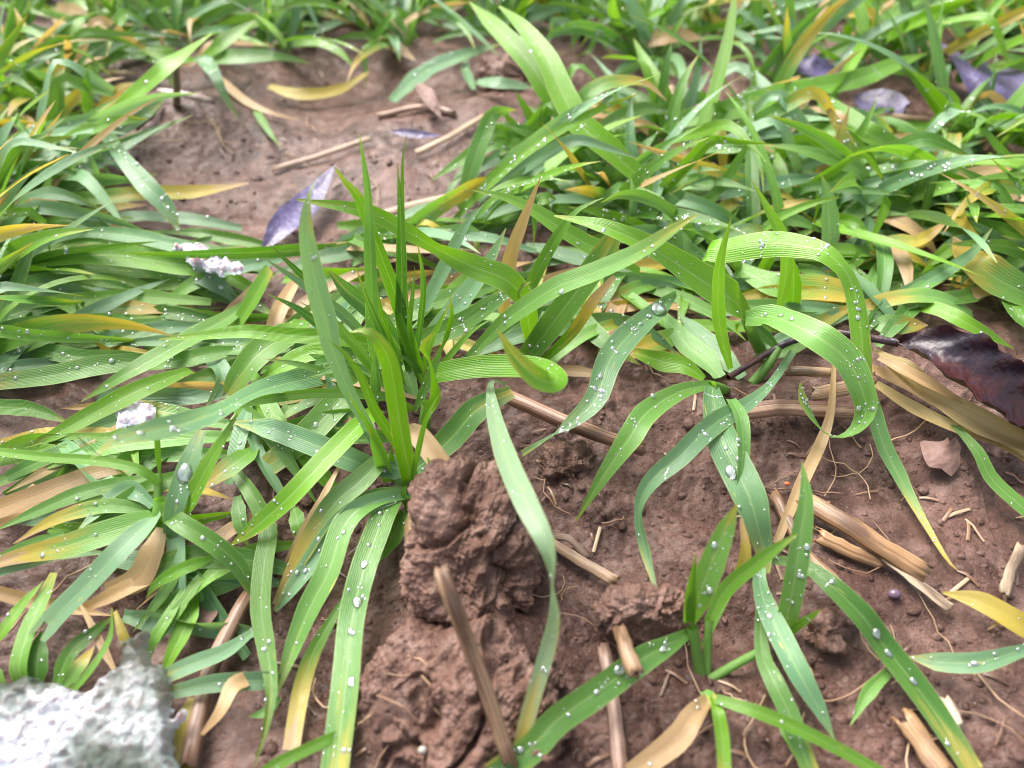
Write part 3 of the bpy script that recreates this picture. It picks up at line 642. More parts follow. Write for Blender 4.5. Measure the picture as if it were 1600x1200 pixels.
L('F', '370,740,5 392,770,8 412,807,9 420,834,10 412,884,11 408,952,11 418,1019,10 424,1080,8 415,1137,6 397,1198,4', 36, 'm', [0, 0, 0, 0, 0, 0, 0, 20, 40, 40], dew=.06, prof=[.6, .8, .9, 1, 1, .95, .8, .5, .3, .05], fold=.3)
L('F', '371,775,5 376,818,6 388,855,5', 25, 'm', 0, dew=.06)
L('F', '460,795,5 466,820,7 475,860,5', 28, 'm', 0, dew=.06)

plant('U', 430, 1075, 'low wheat leaves crossing the reddish straw near the bottom left')
L('U', '398,985,7 354,1016,9 304,1036,9 250,1060,8', 30, 'p', 0, dew=.10, prof=[.4, .9, 1, .9])
L('U', '436,1062,6 412,1063,8 337,1067,9 265,1082,8', 32, 'b', 0, dew=.05, prof=[.6, 1, 1, .7])
L('U', '385,1060,9 364,1072,10 345,1110,9 315,1148,6', 30, 's', 0, dew=0, prof=[.9, 1, .7, .2])
L('U', '438,1090,4 415,1112,5 388,1120,3', 16, 'm', 0, dew=.05)
L('U', '300,1090,5 286,1125,5 284,1165,4 292,1205,4', 24, 'y', 0, dew=0, prof=[.5, .9, 1, .8])
L('U', '530,1145,5 506,1158,8 439,1190,7 395,1220,5', 24, 'f', 10, dew=.05, prof=[.4, .9, 1, .8])

plant('V', 60, 1060, 'small wheat plant standing behind the lump of melting ice')
L('V', '37,1070,4 30,1040,7 45,985,8 68,935,8 85,895,8', 30, 'm', 5, dew=.06, prof=[.8, 1, 1, .8, .4])
L('V', '-20,1010,6 0,992,8 34,945,9 68,908,9', 18, 'f', 0, dew=.05)
L('V', '58,1075,4 58,1040,6 64,985,7', 34, 'd', 0, dew=.05)
L('V', '85,1080,4 110,1020,6 150,985,6 180,960,7', 26, 'd', 0, dew=.06)
L('V', '105,1088,7 142,1046,10 172,996,12 175,950,15', 13, 'f', 10, dew=0, prof=[1, 1, .8, .2])
L('V', '198,1005,4 190,985,5 180,955,4', 18, 'y', 0, dew=0, prof=[1, .9, .4])
L('V', '98,1075,4 125,1040,6 148,1008,5', 22, 'yg', 0, dew=.02)
L('V', '182,1052,4 160,1010,5 140,970,5 120,935,5', 13, 's', 0, dew=0)
L('V', '230,1035,4 240,1000,7 262,965,8 300,900,6', 20, 'f', 0, dew=.05)
L('V', '10,1085,4 -10,1060,6 -40,1010,5', 34, 'm', 0, dew=.05)

# the flattened leaves at the left
plant('H1', 470, 545, 'flattened wheat leaves fanning to the left edge from beside the tussock')
L('H1', '260,565,6 219,565,8 152,572,10 84,586,10 -10,598,8', 36, 'm', 0, dew=.06, prof=[.3, .8, 1, 1, .8])
L('H1', '240,560,5 186,559,8 128,559,8 61,548,9 -10,553,7', 30, 'd', 0, dew=.06, prof=[.4, .9, 1, 1, .8])
L('H1', '393,470,8 354,498,11 304,525,12 243,559,12 189,589,10 126,628,6', 33, 'm', 0, dew=.06)
L('H1', '300,580,8 287,582,10 219,609,12 152,643,11 78,683,8 36,694,5', 32, 'f', 5, dew=.04)
L('H1', '228,572,6 287,562,9 337,552,9 404,541,7', 29, 'm', 0, dew=.08, prof=[.6, 1, .9, .06])
L('H1', '475,500,8 456,518,12 405,552,14 370,595,11 355,615,8', 46, 'm', 0, dew=.06, prof=[.7, 1, 1, .8, .4])
L('H1', '530,551,8 486,551,10 436,575,10 400,600,8', 32, 'f', 0, dew=.04)
L('H1', '322,558,6 345,575,7 344,602,7 322,635,5', 28, 'b', [0, 30, 60, 30], dew=.10)
L('H1', '364,520,5 398,464,16 422,420,24', 32, 'f', 20, dew=.01, prof=[.8, 1, .7])
L('H1', '-30,634,4 0,636,6 51,640,7 110,661,4', 29, 'd', 0, dew=.05)
L('H1', '185,532,5 152,535,8 78,538,8 0,526,7 -30,520,5', 22, 'f', 0, dew=.04)
L('H1', '160,545,4 205,548,6 245,552,4', 15, 'y', 0, dew=0)
L('H1', '65,500,3 100,520,5 145,548,3', 22, 's', 0, dew=0)
L('H1', '90,495,4 60,505,5 -10,520,4', 22, 's', 0, dew=0)

plant('H2', 330, 470, 'flattened wheat leaves in the middle of the left edge mat')
L('H2', '330,472,6 219,464,9 142,468,10 61,474,10 -10,500,8', 27, 'f', 0, dew=.03)
L('H2', '185,535,4 162,518,8 111,481,10 60,470,8', 22, 'f', 0, dew=.05)
L('H2', '260,500,6 209,511,8 152,498,9 100,500,7', 28, 'yg', 0, dew=.04)
L('H2', '280,505,6 253,511,8 189,528,8 150,540,6', 24, 'd', 0, dew=.05)
L('H2', '105,488,7 51,484,9 0,498,9 -30,505,7', 26, 'm', 0, dew=.06)
L('H2', '125,437,8 67,444,11 0,461,11 -30,468,9', 36, 'yt', 0, dew=.03)
L('H2', '150,447,7 67,471,9 0,490,9', 32, 'm', 0, dew=.06)
L('H2', '248,472,5 228,484,6 208,496,4', 20, 's', 0, dew=0)
L('H2', '255,457,6 202,444,9 135,434,10 80,430,8', 27, 'f', 0, dew=.04)
L('H2', '200,450,4 160,440,6 110,440,5', 16, 'y', 0, dew=0)
L('H2', '330,490,4 290,490,6 240,480,6 180,490,5', 22, 'm', 0, dew=.05)
L('H2', '290,462,4 270,460,6 250,462,5', 20, 's', 0, dew=0)

plant('H3', 420, 425, 'broad pale wheat leaves sweeping left below the smooth mud')
L('H3', '300,440,6 236,420,10 101,412,14 0,425,13 -30,435,10', 42, 'm', 0, dew=.03)
L('H3', '400,455,6 330,420,9 270,412,12 169,398,16 60,408,15 -10,430,10', 40, 'f', 0, dew=.02)
L('H3', '330,440,5 290,400,12 230,375,16 150,372,16 80,390,12', 32, 'm', 0, dew=.05)
L('H3', '410,408,8 350,405,12 280,385,16 200,368,18 120,366,16 50,395,10', 26, 'b', 0, dew=.06)
L('H3', '440,405,8 400,412,11 340,420,12 290,408,10', 28, 'p', 0, dew=.12)
L('H3', '370,470,5 340,445,9 290,425,9 240,430,8', 30, 'b', 0, dew=.12)
L('H3', '430,400,6 400,408,7 360,408,7', 20, 'f', 0, dew=.03)
L('H3', '120,440,5 60,430,8 -10,440,8', 34, 'm', 0, dew=.04)
L('H3', '340,470,4 300,445,7 230,445,7 160,455,6', 26, 'f', 0, dew=.05)

plant('I1', 170, 212, 'wheat plant with a drooping dewy blue leaf beside the dark crumbly clod')
L('I1', '172,212,8 171,215,16 189,243,20 229,290,18 263,327,13 281,366,7', 36, 'b', 0, dew=.14, prof=[.5, .8, .7, 1, .8, .05])
L('I1', '165,210,8 190,165,18 222,140,24 270,98,30 335,50,34', 28, 'f', 10, dew=.02, lean=.3)
L('I1', '140,195,8 138,150 137,104', 17, 'f', 0, dew=0)
L('I1', '150,200,8 180,150,16 215,128,18', 24, 'y', 0, dew=.0)
L('I1', '168,215,6 150,260,4 178,290,3 195,310,2', 16, 's', 0, dew=0)
L('I1', '160,210,6 128,202,12 105,243,14 80,290,9', 28, 'm', 0, dew=.05)
L('I1', '150,215,4 185,205,8 240,170,12 260,150,14', 26, 'b', 0, dew=.06)
L('I1', '150,215,4 100,205,10 40,190,12', 24, 'f', 0, dew=.06)
plant('I2', 55, 345, 'dark green wheat plant at the left edge beside a violet dead leaf')
L('I2', '40,348,5 55,335,12 72,300,20 81,262,27', 26, 'fd', 20, dew=.01)
L('I2', '-10,260,16 27,230,20 67,187,22', 30, 'b', 0, dew=.05, prof=[1, .9, .1])
L('I2', '50,345,4 53,370,9 56,395,9', 26, 'b', 0, dew=.04)
L('I2', '60,340,6 81,317,10 145,310,12 236,302,11 304,300,10 388,286,8', 26, 'yg', 0, dew=.03, prof=[.6, .9, 1, .9, .9, .1])
L('I2', '60,350,5 110,345,8 170,325,8 230,320,6', 24, 'yg', 0, dew=.06)
L('I2', '50,345,5 20,335,10 -20,340,10', 30, 'f', 0, dew=.04)
L('I2', '48,350,5 20,310,10 8,280,12', 20, 'm', 0, dew=.08)
L('I2', '60,400,4 105,365,8 170,345,9 210,340,6', 24, 'm', 0, dew=.04)
plant('I3', 320, 82, 'wheat plant beyond the dark clod with a drooping bluish dewy leaf')
L('I3', '306,92,10 320,95,16 336,117,17 354,155,14 377,192,7', 28, 'b', 0, dew=.20)
L('I3', '310,95,8 270,90,16 216,75,20', 24, 'f', 0, dew=.02)
L('I3', '310,90,6 360,90,13 430,88,16 490,100,12', 24, 'm', 0, dew=.05)
L('I3', '310,95,6 345,70,16 400,30,22', 22, 'f', 0, dew=.0)
L('I3', '420,135,5 470,148,6 530,140,7 580,110,10', 18, 'y', 0, dew=.0)
L('I3', '395,165,3 420,205,3 440,232,2', 14, 'm', 0, dew=.0)
L('I3', '330,110,4 380,155,4 420,175,4 470,188,3', 14, 's', 0, dew=.0)

plant('J', 895, 222, 'vigorous wheat plant at top centre with long leaves on both sides')
L('J', '905,228,8 860,150,22 824,94,30 783,51,36 732,2,42', 38, 'f', 5, dew=.01)
L('J', '1040,318,16 1002,280,22 952,233,28 908,196,32 880,150,36 852,88,40 815,40,44 780,10,46', 45, 'f', 0, dew=.03, prof=[.2, .7, .95, 1, 1, .9, .6, .1])
L('J', '860,216,8 824,216,14 773,223,18 732,243,16 673,282,10', 26, 'm', 10, dew=.05)
L('J', '850,225,7 800,240,12 766,253,13 697,290,8', 23, 'b', 0, dew=.08)
L('J', '838,220,6 815,205 798,190 778,163', 13, 'f', 0, dew=0, lean=.2)
L('J', '855,220,6 845,205 832,189 805,142', 16, 'f', 0, dew=0, lean=.2)
L('J', '905,215,9 908,162,22 935,135,27 969,127,29 1009,130,27 1042,158,22', 23, 'yt', 0, dew=.0)
L('J', '890,225,8 872,225,14 862,255,14 858,320,7', 26, 'b', 0, dew=.04)
L('J', '840,225,6 822,250,10 812,285,9 808,310,7', 28, 'p', 0, dew=.20)
L('J', '880,230,7 870,268,12 918,306,13 965,348,8', 42, 'm', 0, dew=.08)
L('J', '912,225,7 945,240,13 985,242,14 1040,285,8', 20, 'b', 0, dew=.03)
L('J', '900,225,8 960,190,16 1010,170,18 1060,180,14', 24, 'm', 0, dew=.08)
L('J', '880,215,6 850,190,12 870,140,20 905,100,26', 26, 'd', 0, dew=.03)
L('J', '915,225,6 975,215,12 985,280,10 975,325,6', 28, 'b', 0, dew=.05)
L('J', '740,140,6 727,105,10 733,78,12', 16, 'b', 0, dew=.03)
L('J', '745,128,8 780,130,10 840,138,8', 20, 'p', 0, dew=.05)
L('J', '612,158,6 665,112,12 719,88,14 785,68,12', 25, 'b', 0, dew=.05)

plant('K1', 1085, 345, 'wheat plant right of centre with a leaf rolled into an upright spear')
L('K1', '1085,345,6 1098,325 1137,278 1176,212', 21, 'm', 10, dew=.05, lean=.1)
L('K1', '1080,350,6 1110,310,14 1140,298,18 1220,284,19 1310,272,14', 28, 'b', 0, dew=.10)
L('K1', '1070,340,6 1040,310,14 1000,330,14 960,352,8', 34, 'p', 0, dew=.22)
L('K1', '1090,350,6 1120,380,12 1150,400,9', 28, 'b', 0, dew=.06)
L('K1', '985,360,8 990,310 985,275', 13, 'p', 20, dew=.2, lean=0)
L('K1', '1080,345,5 1040,370,10 1010,410,9', 30, 'p', 0, dew=.2)
plant('K2', 1070, 195, 'wheat plant sending a long two toned leaf to the right over violet leaves')
L('K2', '1050,215,8 1060,190,14 1144,172,22 1229,145,26 1337,125,24 1397,101,22 1450,83,18', 36, 'f', 0, dew=.05, prof=[.6, .8, .95, 1, .9, .75, .05])
L('K2', '1060,205,8 1107,197,14 1195,184,18 1291,178,13', 26, 'm', 0, dew=.14)
L('K2', '1060,200,6 1080,150,18 1110,110,24', 22, 'b', 0, dew=.12)
L('K2', '1055,200,6 1040,150,18 1010,100,26 990,60,32', 22, 'f', 0, dew=.02)
L('K2', '1060,210,6 1110,225,12 1170,240,12', 24, 'f', 0, dew=.05)
L('K2', '1110,130,8 1150,105,14 1200,140,12 1240,180,7', 20, 'p', 0, dew=.05)
plant('K3', 1300, 265, 'wheat plant in the right field with a short upright bluish leaf')
L('K3', '1290,402,5 1296,385 1293,314 1283,272', 29, 'b', 5, dew=.08, lean=.2)
L('K3', '1300,270,6 1347,202,24 1371,153,34', 15, 'f', 10, dew=0)
L('K3', '1280,150,22 1313,179,24 1357,209,22 1397,230,18 1447,272,9', 39, 'f', 0, dew=.06)
L('K3', '1300,358,7 1364,314,14 1400,288,16', 31, 'm', 0, dew=.08)
L('K3', '1300,270,6 1260,240,12 1229,219,13 1160,230,9', 24, 'b', 0, dew=.05)
L('K3', '1300,280,5 1250,290,8 1190,275,8', 24, 'yt', 0, dew=.03)
plant('K4', 1430, 400, 'wheat plant in the right field with a yellow edged leaf tip')
L('K4', '1330,398,6 1397,378,11 1435,376,13 1484,343,16', 26, 'yg', 10, dew=.08)
L('K4', '1354,476,7 1414,457,10 1509,403,18 1551,356,24', 24, 'b', 5, dew=.04)
L('K4', '1395,295,8 1448,287,14 1485,310,13 1507,338,9', 24, 'b', 0, dew=.10)
L('K4', '1410,475,5 1465,484,8 1516,508,9 1585,545,6', 26, 'f', 0, dew=.02)
L('K4', '1358,506,5 1397,508,6 1450,508,4', 34, 'yg', 0, dew=.02)
L('K4', '1440,400,6 1390,420,9 1340,450,7', 30, 'm', 0, dew=.10)
L('K4', '1370,420,7 1410,390,10 1460,378,10', 22, 'y', 0, dew=.05)
L('K4', '1450,410,6 1500,380,12 1560,385,12 1620,390,8', 26, 'b', 0, dew=.08)
plant('K5', 1555, 430, 'broad leaved yellowish green wheat plant at the right edge of the field')
L('K5', '1630,470,6 1566,440,12 1522,408,16 1490,370,14', 52, 'yg', 0, dew=.02)
L('K5', '1490,270,14 1512,290,14 1529,360,10 1500,450,7', 28, 'b', 0, dew=.08)
L('K5', '1538,245,20 1576,273,18 1605,300,13', 36, 'f', 0, dew=.03)
L('K5', '1560,430,5 1590,490,8 1640,530,6', 34, 'm', 0, dew=.05)
L('K5', '1550,430,5 1520,460,8 1450,470,9 1390,490,7', 30, 'm', 0, dew=.05)
L('K5', '1555,430,5 1600,400,12 1660,370,12', 30, 'f', 0, dew=.05)

# ------------------------------------------------------------------ wheat in the rows behind: scattered leaves per plant
KEEP = [(335, 240, 84, 52), (540, 185, 90, 46), (620, 280, 90, 50), (370, 355, 80, 40), (690, 62, 30, 20), (1400, 165, 60, 34), (800, 120, 40, 26), (680, 215, 66, 46), (480, 335, 70, 60), (1500, 118, 24, 38), (1278, 101, 32, 16), (1388, 170, 38, 18), (1580, 140, 20, 24), (1425, 80, 24, 14)]
def blocked(p):
    x, y = project(p)
    if any(((x - a) / rx) ** 2 + ((y - b) / ry) ** 2 < 1 for a, b, rx, ry in KEEP): return True
    if y > 400 and 380 < x < 1380: return True
    if y > 540: return True
    return False
def tuft(px, py, n, label, seed, lo=38, hi=88, flat=.5, bias=None):
    r = random.Random(seed); base = P(px, py, 0); o = empty('wheat_plant', base); tag(o, label, 'wheat plant', 'wheat plants')
    n = int(n * 3.6); made = 0; tries = 0
    while made < n and tries < n * 14:
        tries += 1
        az = r.uniform(0, 2 * pi) if bias is None or r.random() < .5 else bias + r.gauss(0, .5)
        ln = r.uniform(lo, hi) * MM; e0 = radians(r.uniform(18, 80)) * (1 - flat * .3)
        drop = radians(r.choice([r.uniform(5, 45), r.uniform(25, 100)])) * (.7 + .5 * flat)
        p = base + np.array([r.gauss(0, .07), r.gauss(0, .07), .03]); pts = [p]; a2 = r.gauss(0, .5); kink = radians(r.uniform(30, 95)) if r.random() < .35 else 0; kk = r.randint(2, 4)
        for k in range(6):
            e = e0 - drop * ((k + .5) / 6) ** 1.3 - (kink if k >= kk else 0); d = np.array([cos(az + a2 * k / 6) * cos(e), sin(az + a2 * k / 6) * cos(e), sin(e)])
            p = p + d * ln / 6; g = float(macro(p[0], p[1])) + .035 + .02 * r.random()
            if p[2] < g: p = np.array([p[0], p[1], g])
            pts.append(p)
        if any(blocked(q) for q in pts[2:]): continue
        r0 = r.uniform(-30, 30); col = r.choices(['f', 'm', 'b', 'p', 'd', 'yg', 'yt', 'y', 's'], [26, 20, 18, 16, 8, 6, 4, 2, 6])[0]
        build_leaf(o, pts, r.uniform(3.6, 6.8) * MM * (.8 if col == 's' else 1), col, [r0, r0 + r.gauss(0, 30), r0 + r.gauss(0, 55)], dew=r.choice([0, 0, .01, .03, .12]), dscale=1.5, fold=r.uniform(.15, .4), N=18)
        made += 1
    return o
TUFTS = [
 (430, 78, 6, 'low wheat tuft on the far edge of the smooth mud, above the yellow arched leaf', None), (640, 40, 6, 'wheat tuft between the mud hollow and the reddish clod', None), (285, 70, 6, 'wheat tuft directly behind the thin dark stake', None),
 (1350, 105, 6, 'wheat tuft between the folded violet leaf and the violet strap', None), (1450, 135, 5, 'low wheat tuft at the foot of the violet strap', None), (1230, 130, 6, 'wheat tuft in front of the folded violet leaf', None), (1545, 60, 7, 'wheat tuft behind the violet strap near the top right corner', None), (770, 60, 6, 'wheat tuft left of the longest leaf of the top centre plant', None),
 (20, 10, 9, 'wheat tuft in the top left corner of the field', 0), (110, -10, 9, 'wheat tuft near the top left corner, left of the pale dry husk', None),
 (215, 15, 8, 'wheat tuft behind the dark thin stake at top left', None), (420, -15, 9, 'wheat tuft at the top edge above the yellow arched leaf', 0),
 (30, 105, 8, 'wheat tuft with arching leaves on the left edge, below the top corner', 0), (110, 150, 8, 'wheat tuft left of the thin dark stake', None),
 (10, 190, 7, 'wheat tuft on the left edge above the violet dead leaf', 0.3), (-60, 300, 8, 'wheat tuft beyond the left edge, level with the smooth mud', 0), (-90, 480, 9, 'wheat tuft beyond the left edge feeding the flattened mat', 0.2),
 (-80, 640, 6, 'wheat tuft beyond the left edge below the flattened mat', 0), (480, 45, 8, 'wheat tuft behind the smooth mud hollow, left part', None), (560, 20, 8, 'wheat tuft behind the smooth mud hollow, middle part', None),
 (620, 75, 6, 'wheat tuft with yellowed leaves at the far rim of the mud hollow', None), (330, 20, 8, 'wheat tuft at the top edge right of the dark stake', None),
 (760, 5, 8, 'wheat tuft at the top edge, left of the vigorous top centre plant', None), (500, -10, 9, 'wheat tuft at the top edge above the smooth mud hollow', None),
 (560, -50, 8, 'wheat tuft in the farthest row above the mud hollow', None), (690, -30, 8, 'wheat tuft in the farthest row above the reddish clod', None), (820, -30, 9, 'wheat tuft in the farthest row behind the top centre plant', None),
 (880, 50, 8, 'wheat tuft just behind the vigorous top centre plant', None), (960, 20, 9, 'wheat tuft with pale upright tips behind and right of the top centre plant', None), (1010, 95, 9, 'wheat tuft beside the yellow arched leaf at top centre', None),
 (1060, -20, 9, 'wheat tuft in the farthest row right of centre', None), (1110, 60, 8, 'wheat tuft with pale drooping leaves beyond the two toned leaf', None), (1190, 15, 8, 'wheat tuft at the top edge above the folded violet leaves', None),
 (1260, -30, 8, 'wheat tuft in the farthest row above the violet leaves', None), (1330, 30, 7, 'wheat tuft behind the pale violet leaf strap, left of it', None), (1420, 10, 8, 'wheat tuft at the top edge above the violet strap', None), (1520, 15, 9, 'wheat tuft at the top edge near the right corner', 3.1), (1600, 60, 8, 'wheat tuft in the top right corner', 3.1),
 (1690, 180, 8, 'wheat tuft beyond the right edge beside the violet leaves', 3.1), (1600, 240, 8, 'wheat tuft on the right edge below the violet leaves', 3.1), (1500, 230, 8, 'wheat tuft below the straw and the violet strap', 3.0),
 (1180, 235, 9, 'wheat tuft below the long two toned leaf', 0.2), (1250, 320, 9, 'wheat tuft beside the pale dry straw in the right field', 0.2), (1040, 265, 8, 'wheat tuft between the top centre plant and the upright spear', None),
 (1370, 330, 9, 'wheat tuft behind the yellow edged leaf tip', None), (1460, 320, 9, 'wheat tuft with crossing blue leaves in the right field', None), (1600, 350, 9, 'wheat tuft on the right edge behind the broad yellowish plant', 3.0), (1700, 470, 8, 'wheat tuft beyond the right edge above the dark dead leaf', 3.1),
 (960, 330, 8, 'wheat tuft behind the bright folded leaf right of centre', None), (1130, 430, 7, 'wheat tuft hidden under the long arched leaf of the right plant', None), (60, 270, 7, 'wheat tuft in front of the violet leaf on the left edge', 0), (190, 60, 7, 'wheat tuft beside the pale husk near the top left', None),
 (730, 345, 6, 'wheat tuft of low leaves just behind the pale straw at centre', 0.0), (560, 400, 6, 'wheat tuft of low leaves behind the upright tussock', 0.0), (20, 340, 7, 'wheat tuft of dewy leaves at the left edge above the mat', 0.0),
]
for i, (px, py, n, lab, bias) in enumerate(TUFTS):
    tuft(px, py, n, lab, 100 + i, bias=bias, flat=.7 if py > 130 else .4)

def low_leaves(pid, cx, cy, rx, ry, n, seed, az=0.0, spread=.5, lo=35, hi=70, hmax=7, keep=()):
    """low leaves of a traced plant that lie under the ones traced above"""
    r = random.Random(seed); made = 0; t = 0
    while made < n and t < n * 15:
        t += 1
        a = r.uniform(0, 6.28); q = math.sqrt(r.random()); px, py = cx + rx * q * cos(a), cy + ry * q * sin(a)
        p0 = P(px, py, 0)[:2]; dirn = az + r.gauss(0, spread) + (pi if r.random() < .25 else 0); ln = r.uniform(lo, hi) * MM; cv = r.gauss(0, .5); hh = r.uniform(2, hmax)
        pts = []; p = p0 - np.array([cos(dirn), sin(dirn)]) * ln / 2
        for k in range(6):
            z = float(macro(p[0], p[1])) + MM * (2 + hh * sin(pi * (k + .4) / 6)); pts.append(np.array([p[0], p[1], z]))
            d = dirn + cv * (k - 2.5) / 6; p = p + np.array([cos(d), sin(d)]) * ln / 5
        pj = [project(q_) for q_ in pts]
        if any(((x - a_) / b_) ** 2 + ((y - c_) / d_) ** 2 < 1 for x, y in pj for a_, c_, b_, d_ in keep): continue
        if any(((x - cx) / (rx * 1.25)) ** 2 + ((y - cy) / (ry * 1.35)) ** 2 > 1 for x, y in pj): continue
        col = r.choices(['m', 'b', 'd', 'f', 'p', 'yg', 'y', 's'], [22, 16, 12, 16, 8, 10, 7, 15])[0]
        build_leaf(PLANTS[pid], pts, r.uniform(3.8, 6.2) * MM, col, [r.gauss(0, 20), r.gauss(0, 25), r.gauss(0, 45)], dew=r.choice([0, 0, .03, .12]), fold=r.uniform(.15, .4), N=18); made += 1
CL = ((745, 840, 130, 170),)
low_leaves('E', 830, 490, 190, 80, 26, 1, .5, .7, keep=CL)
low_leaves('A', 560, 520, 150, 110, 24, 2, .6, .8, keep=CL)
low_leaves('X', 1010, 480, 120, 90, 18, 3, .3, .8)
low_leaves('C', 1230, 470, 190, 70, 22, 4, .2, .7)
low_leaves('B', 500, 680, 140, 110, 16, 5, .7, .8, keep=CL)
low_leaves('F', 190, 740, 200, 90, 22, 6, .3, .6, keep=((20, 660, 60, 30),))
low_leaves('F', 300, 900, 170, 110, 10, 7, 1.0, .6)
low_leaves('F', 70, 930, 120, 90, 12, 8, .9, .6)
low_leaves('H1', 200, 560, 280, 80, 22, 9, 0.15, .35, keep=((60, 615, 90, 20), (215, 645, 50, 24)))
low_leaves('H2', 200, 470, 270, 60, 26, 10, 0.1, .55)
low_leaves('H3', 180, 405, 250, 50, 22, 11, 0.1, .5)
low_leaves('K4', 1430, 400, 200, 110, 44, 12, .4, 1.0, 28, 60, 12)
low_leaves('K1', 1120, 320, 170, 90, 36, 13, .5, 1.0, 28, 60, 12)
low_leaves('J', 940, 250, 130, 110, 28, 14, .8, 1.2, 28, 60, 12)
low_leaves('K3', 1290, 260, 180, 80, 36, 15, .3, 1.0, 28, 60, 14)

# ------------------------------------------------------------------ straw, twigs, dry leaves
def straw(name, s, wpx, rgb, label, cat='straw', squash=1.0, split=False, nseg=12, bend=0.0, taper=1.0, hollow=True, jag=.35):
    pts = parse(s); c, length, par = catmull(pts, max(10, int(length_of(pts) / .04)))
    n = len(c); T = unit(np.gradient(c, axis=0)); side = unit(np.cross(T, REF)); nor = np.cross(side, T)
    R = .86 * wpx * depth(pts[len(pts) // 2]) / FPX / 2
    ph_ = length * 31 % 6.28; c = c + side * (R * .16 * np.sin(np.linspace(0, 5, n) + ph_) + R * .05 * np.sin(np.linspace(0, 17, n) + ph_))[:, None]; c[:, 2] -= R * .35
    ang = np.linspace(0, 2 * pi, nseg, endpoint=False)
    if split: ang = np.linspace(-.25 * pi, 1.25 * pi, nseg)
    r = random.Random(hash(label) % 1000 if False else len(label) * 7 + int(pts[0][0] * 1000) % 97)
    prof = np.array([1 + .07 * r.uniform(-1, 1) for _ in range(n)]) * np.linspace(1, taper, n)
    # a joint part of the way along
    if n > 14:
        j = int(n * r.uniform(.3, .7)); prof[j] *= 1.16; prof[j - 1] *= 1.06
    groove = 1 + .05 * np.sin(ang * 5 + 1)
    rings = [c[:, None] + R * prof[:, None, None] * groove[None, :, None] * (np.cos(ang)[None, :, None] * side[:, None] + squash * np.sin(ang)[None, :, None] * nor[:, None])]
    V = rings[0]
    jg = np.array([[r.uniform(-1, 1) for _ in ang] for _ in range(2)]) * jag * R * 2
    V[0] += T[0] * jg[0][:, None]; V[-1] += T[-1] * jg[1][:, None]
    wrap = not split
    if hollow:      # turn the wall inward at both ends
        a = c[0] + (V[0] - c[0]) * .72; b = c[-1] + (V[-1] - c[-1]) * .72
        a2 = a + T[0] * R * 1.6; b2 = b - T[-1] * R * 1.6
        V = np.concatenate([a2[None], a[None], V, b[None], b2[None]])
    elif wrap:
        a = c[0] + (V[0] - c[0]) * .3; b = c[-1] + (V[-1] - c[-1]) * .3; V = np.concatenate([a[None], V, b[None]])
    if split: # inner wall
        inner = (V - np.concatenate([c[:1]] * ((len(V) - n) // 2) + [c] + [c[-1:]] * ((len(V) - n) // 2))[:, None]) * .86
    F = grid_faces(len(V), len(ang), wrap)
    me = mesh_np(name, V.reshape(-1, 3), F)
    uvl = me.uv_layers.new(name='UVMap')
    uvv = np.stack([np.tile(np.arange(len(ang)) / len(ang), len(V)), np.repeat(np.linspace(0, length, len(V)), len(ang))], -1)
    uvl.data.foreach_set('uv', uvv[F.ravel()].astype(np.float32).ravel())
    o = link(name, me, M_STRAW); o.color = (*rgb, 1); tag(o, label, cat, 'straw and stalks on the soil')
    return o
def length_of(pts): return sum(np.linalg.norm(pts[i + 1] - pts[i]) for i in range(len(pts) - 1))
TAN, RED, PALE, ORG, GREY = (.23, .125, .062), (.16, .066, .038), (.42, .30, .19), (.23, .10, .022), (.20, .13, .105)
straw('straw_stick', '690,888,33 712,945,25 740,1025,17 796,1190,9', 29, TAN, 'brown straw stick leaning against the front of the large clod')
straw('twig', '788,612,11 840,636,11 920,672,10 1003,700,8', 27, (.17, .055, .03), 'smooth reddish twig lying behind the large clod', hollow=False)
straw('straw_stick', '388,925,5 350,1000,6 320,1070,5 290,1195,5', 30, RED, 'reddish straw lying under leaves near the melting ice')
straw('split_straw', '1258,780,6 1320,815,7 1385,853,7 1447,890,6', 36, ORG, 'thick orange split straw on the mud at right', squash=.6, split=True)
straw('split_straw', '1278,835,4 1310,848,4 1350,865,4 1385,880,3', 28, ORG, 'shorter orange straw lying under the thick split straw', squash=.6)
straw('straw_chip', '1383,868,5 1420,895,5 1486,950,4', 19, (.46, .36, .26), 'flat pale straw chip below the thick split straw', squash=.15, hollow=False, jag=.15)
straw('straw_chip', '1598,850,4 1570,925,4', 22, (.38, .29, .20), 'short pale straw chip at the right edge of the mud', squash=.25, hollow=False)
straw('straw_chip', '1480,1090,3 1500,1132,3', 20, (.5, .42, .33), 'small whitish straw chip near the lower right corner', squash=.2, hollow=False)
straw('split_straw', '1412,1118,4 1445,1160,4 1485,1212,4', 40, ORG, 'orange straw stub at the bottom edge beside the dark dewy leaf', squash=.5, split=True)
straw('straw_chip', '862,846,4 910,875,5 962,908,4', 20, TAN, 'flattened straw piece on the crumbly soil right of the clod', squash=.35)
straw('straw_chip', '866,838,4 890,842,6 920,872,4', 12, GREY, 'curled grey brown sliver beside the flattened straw piece', squash=.4, hollow=False)
straw('stalk', '945,1010,5 955,1090,5 972,1215,4', 24, (.27, .16, .14), 'dull brown stalk under the dark leaf at the bottom', taper=1.2)
straw('bud', '966,980,16 980,1015,19 996,1050,19', 24, (.30, .17, .08), 'small brown shrivelled bud lying on the dark leaf', cat='bud', taper=1.35, hollow=False)
straw('stalk', '1210,770,4 1240,830,4 1265,870,3 1312,912,3', 24, (.36, .19, .09), 'brown stalk with a joint behind the dewy leaves at right')
straw('straw_stick', '1150,645,6 1230,632,7 1350,640,6', 30, (.22, .10, .065), 'reddish bundle of flat straw under the hooked leaf', squash=.5)
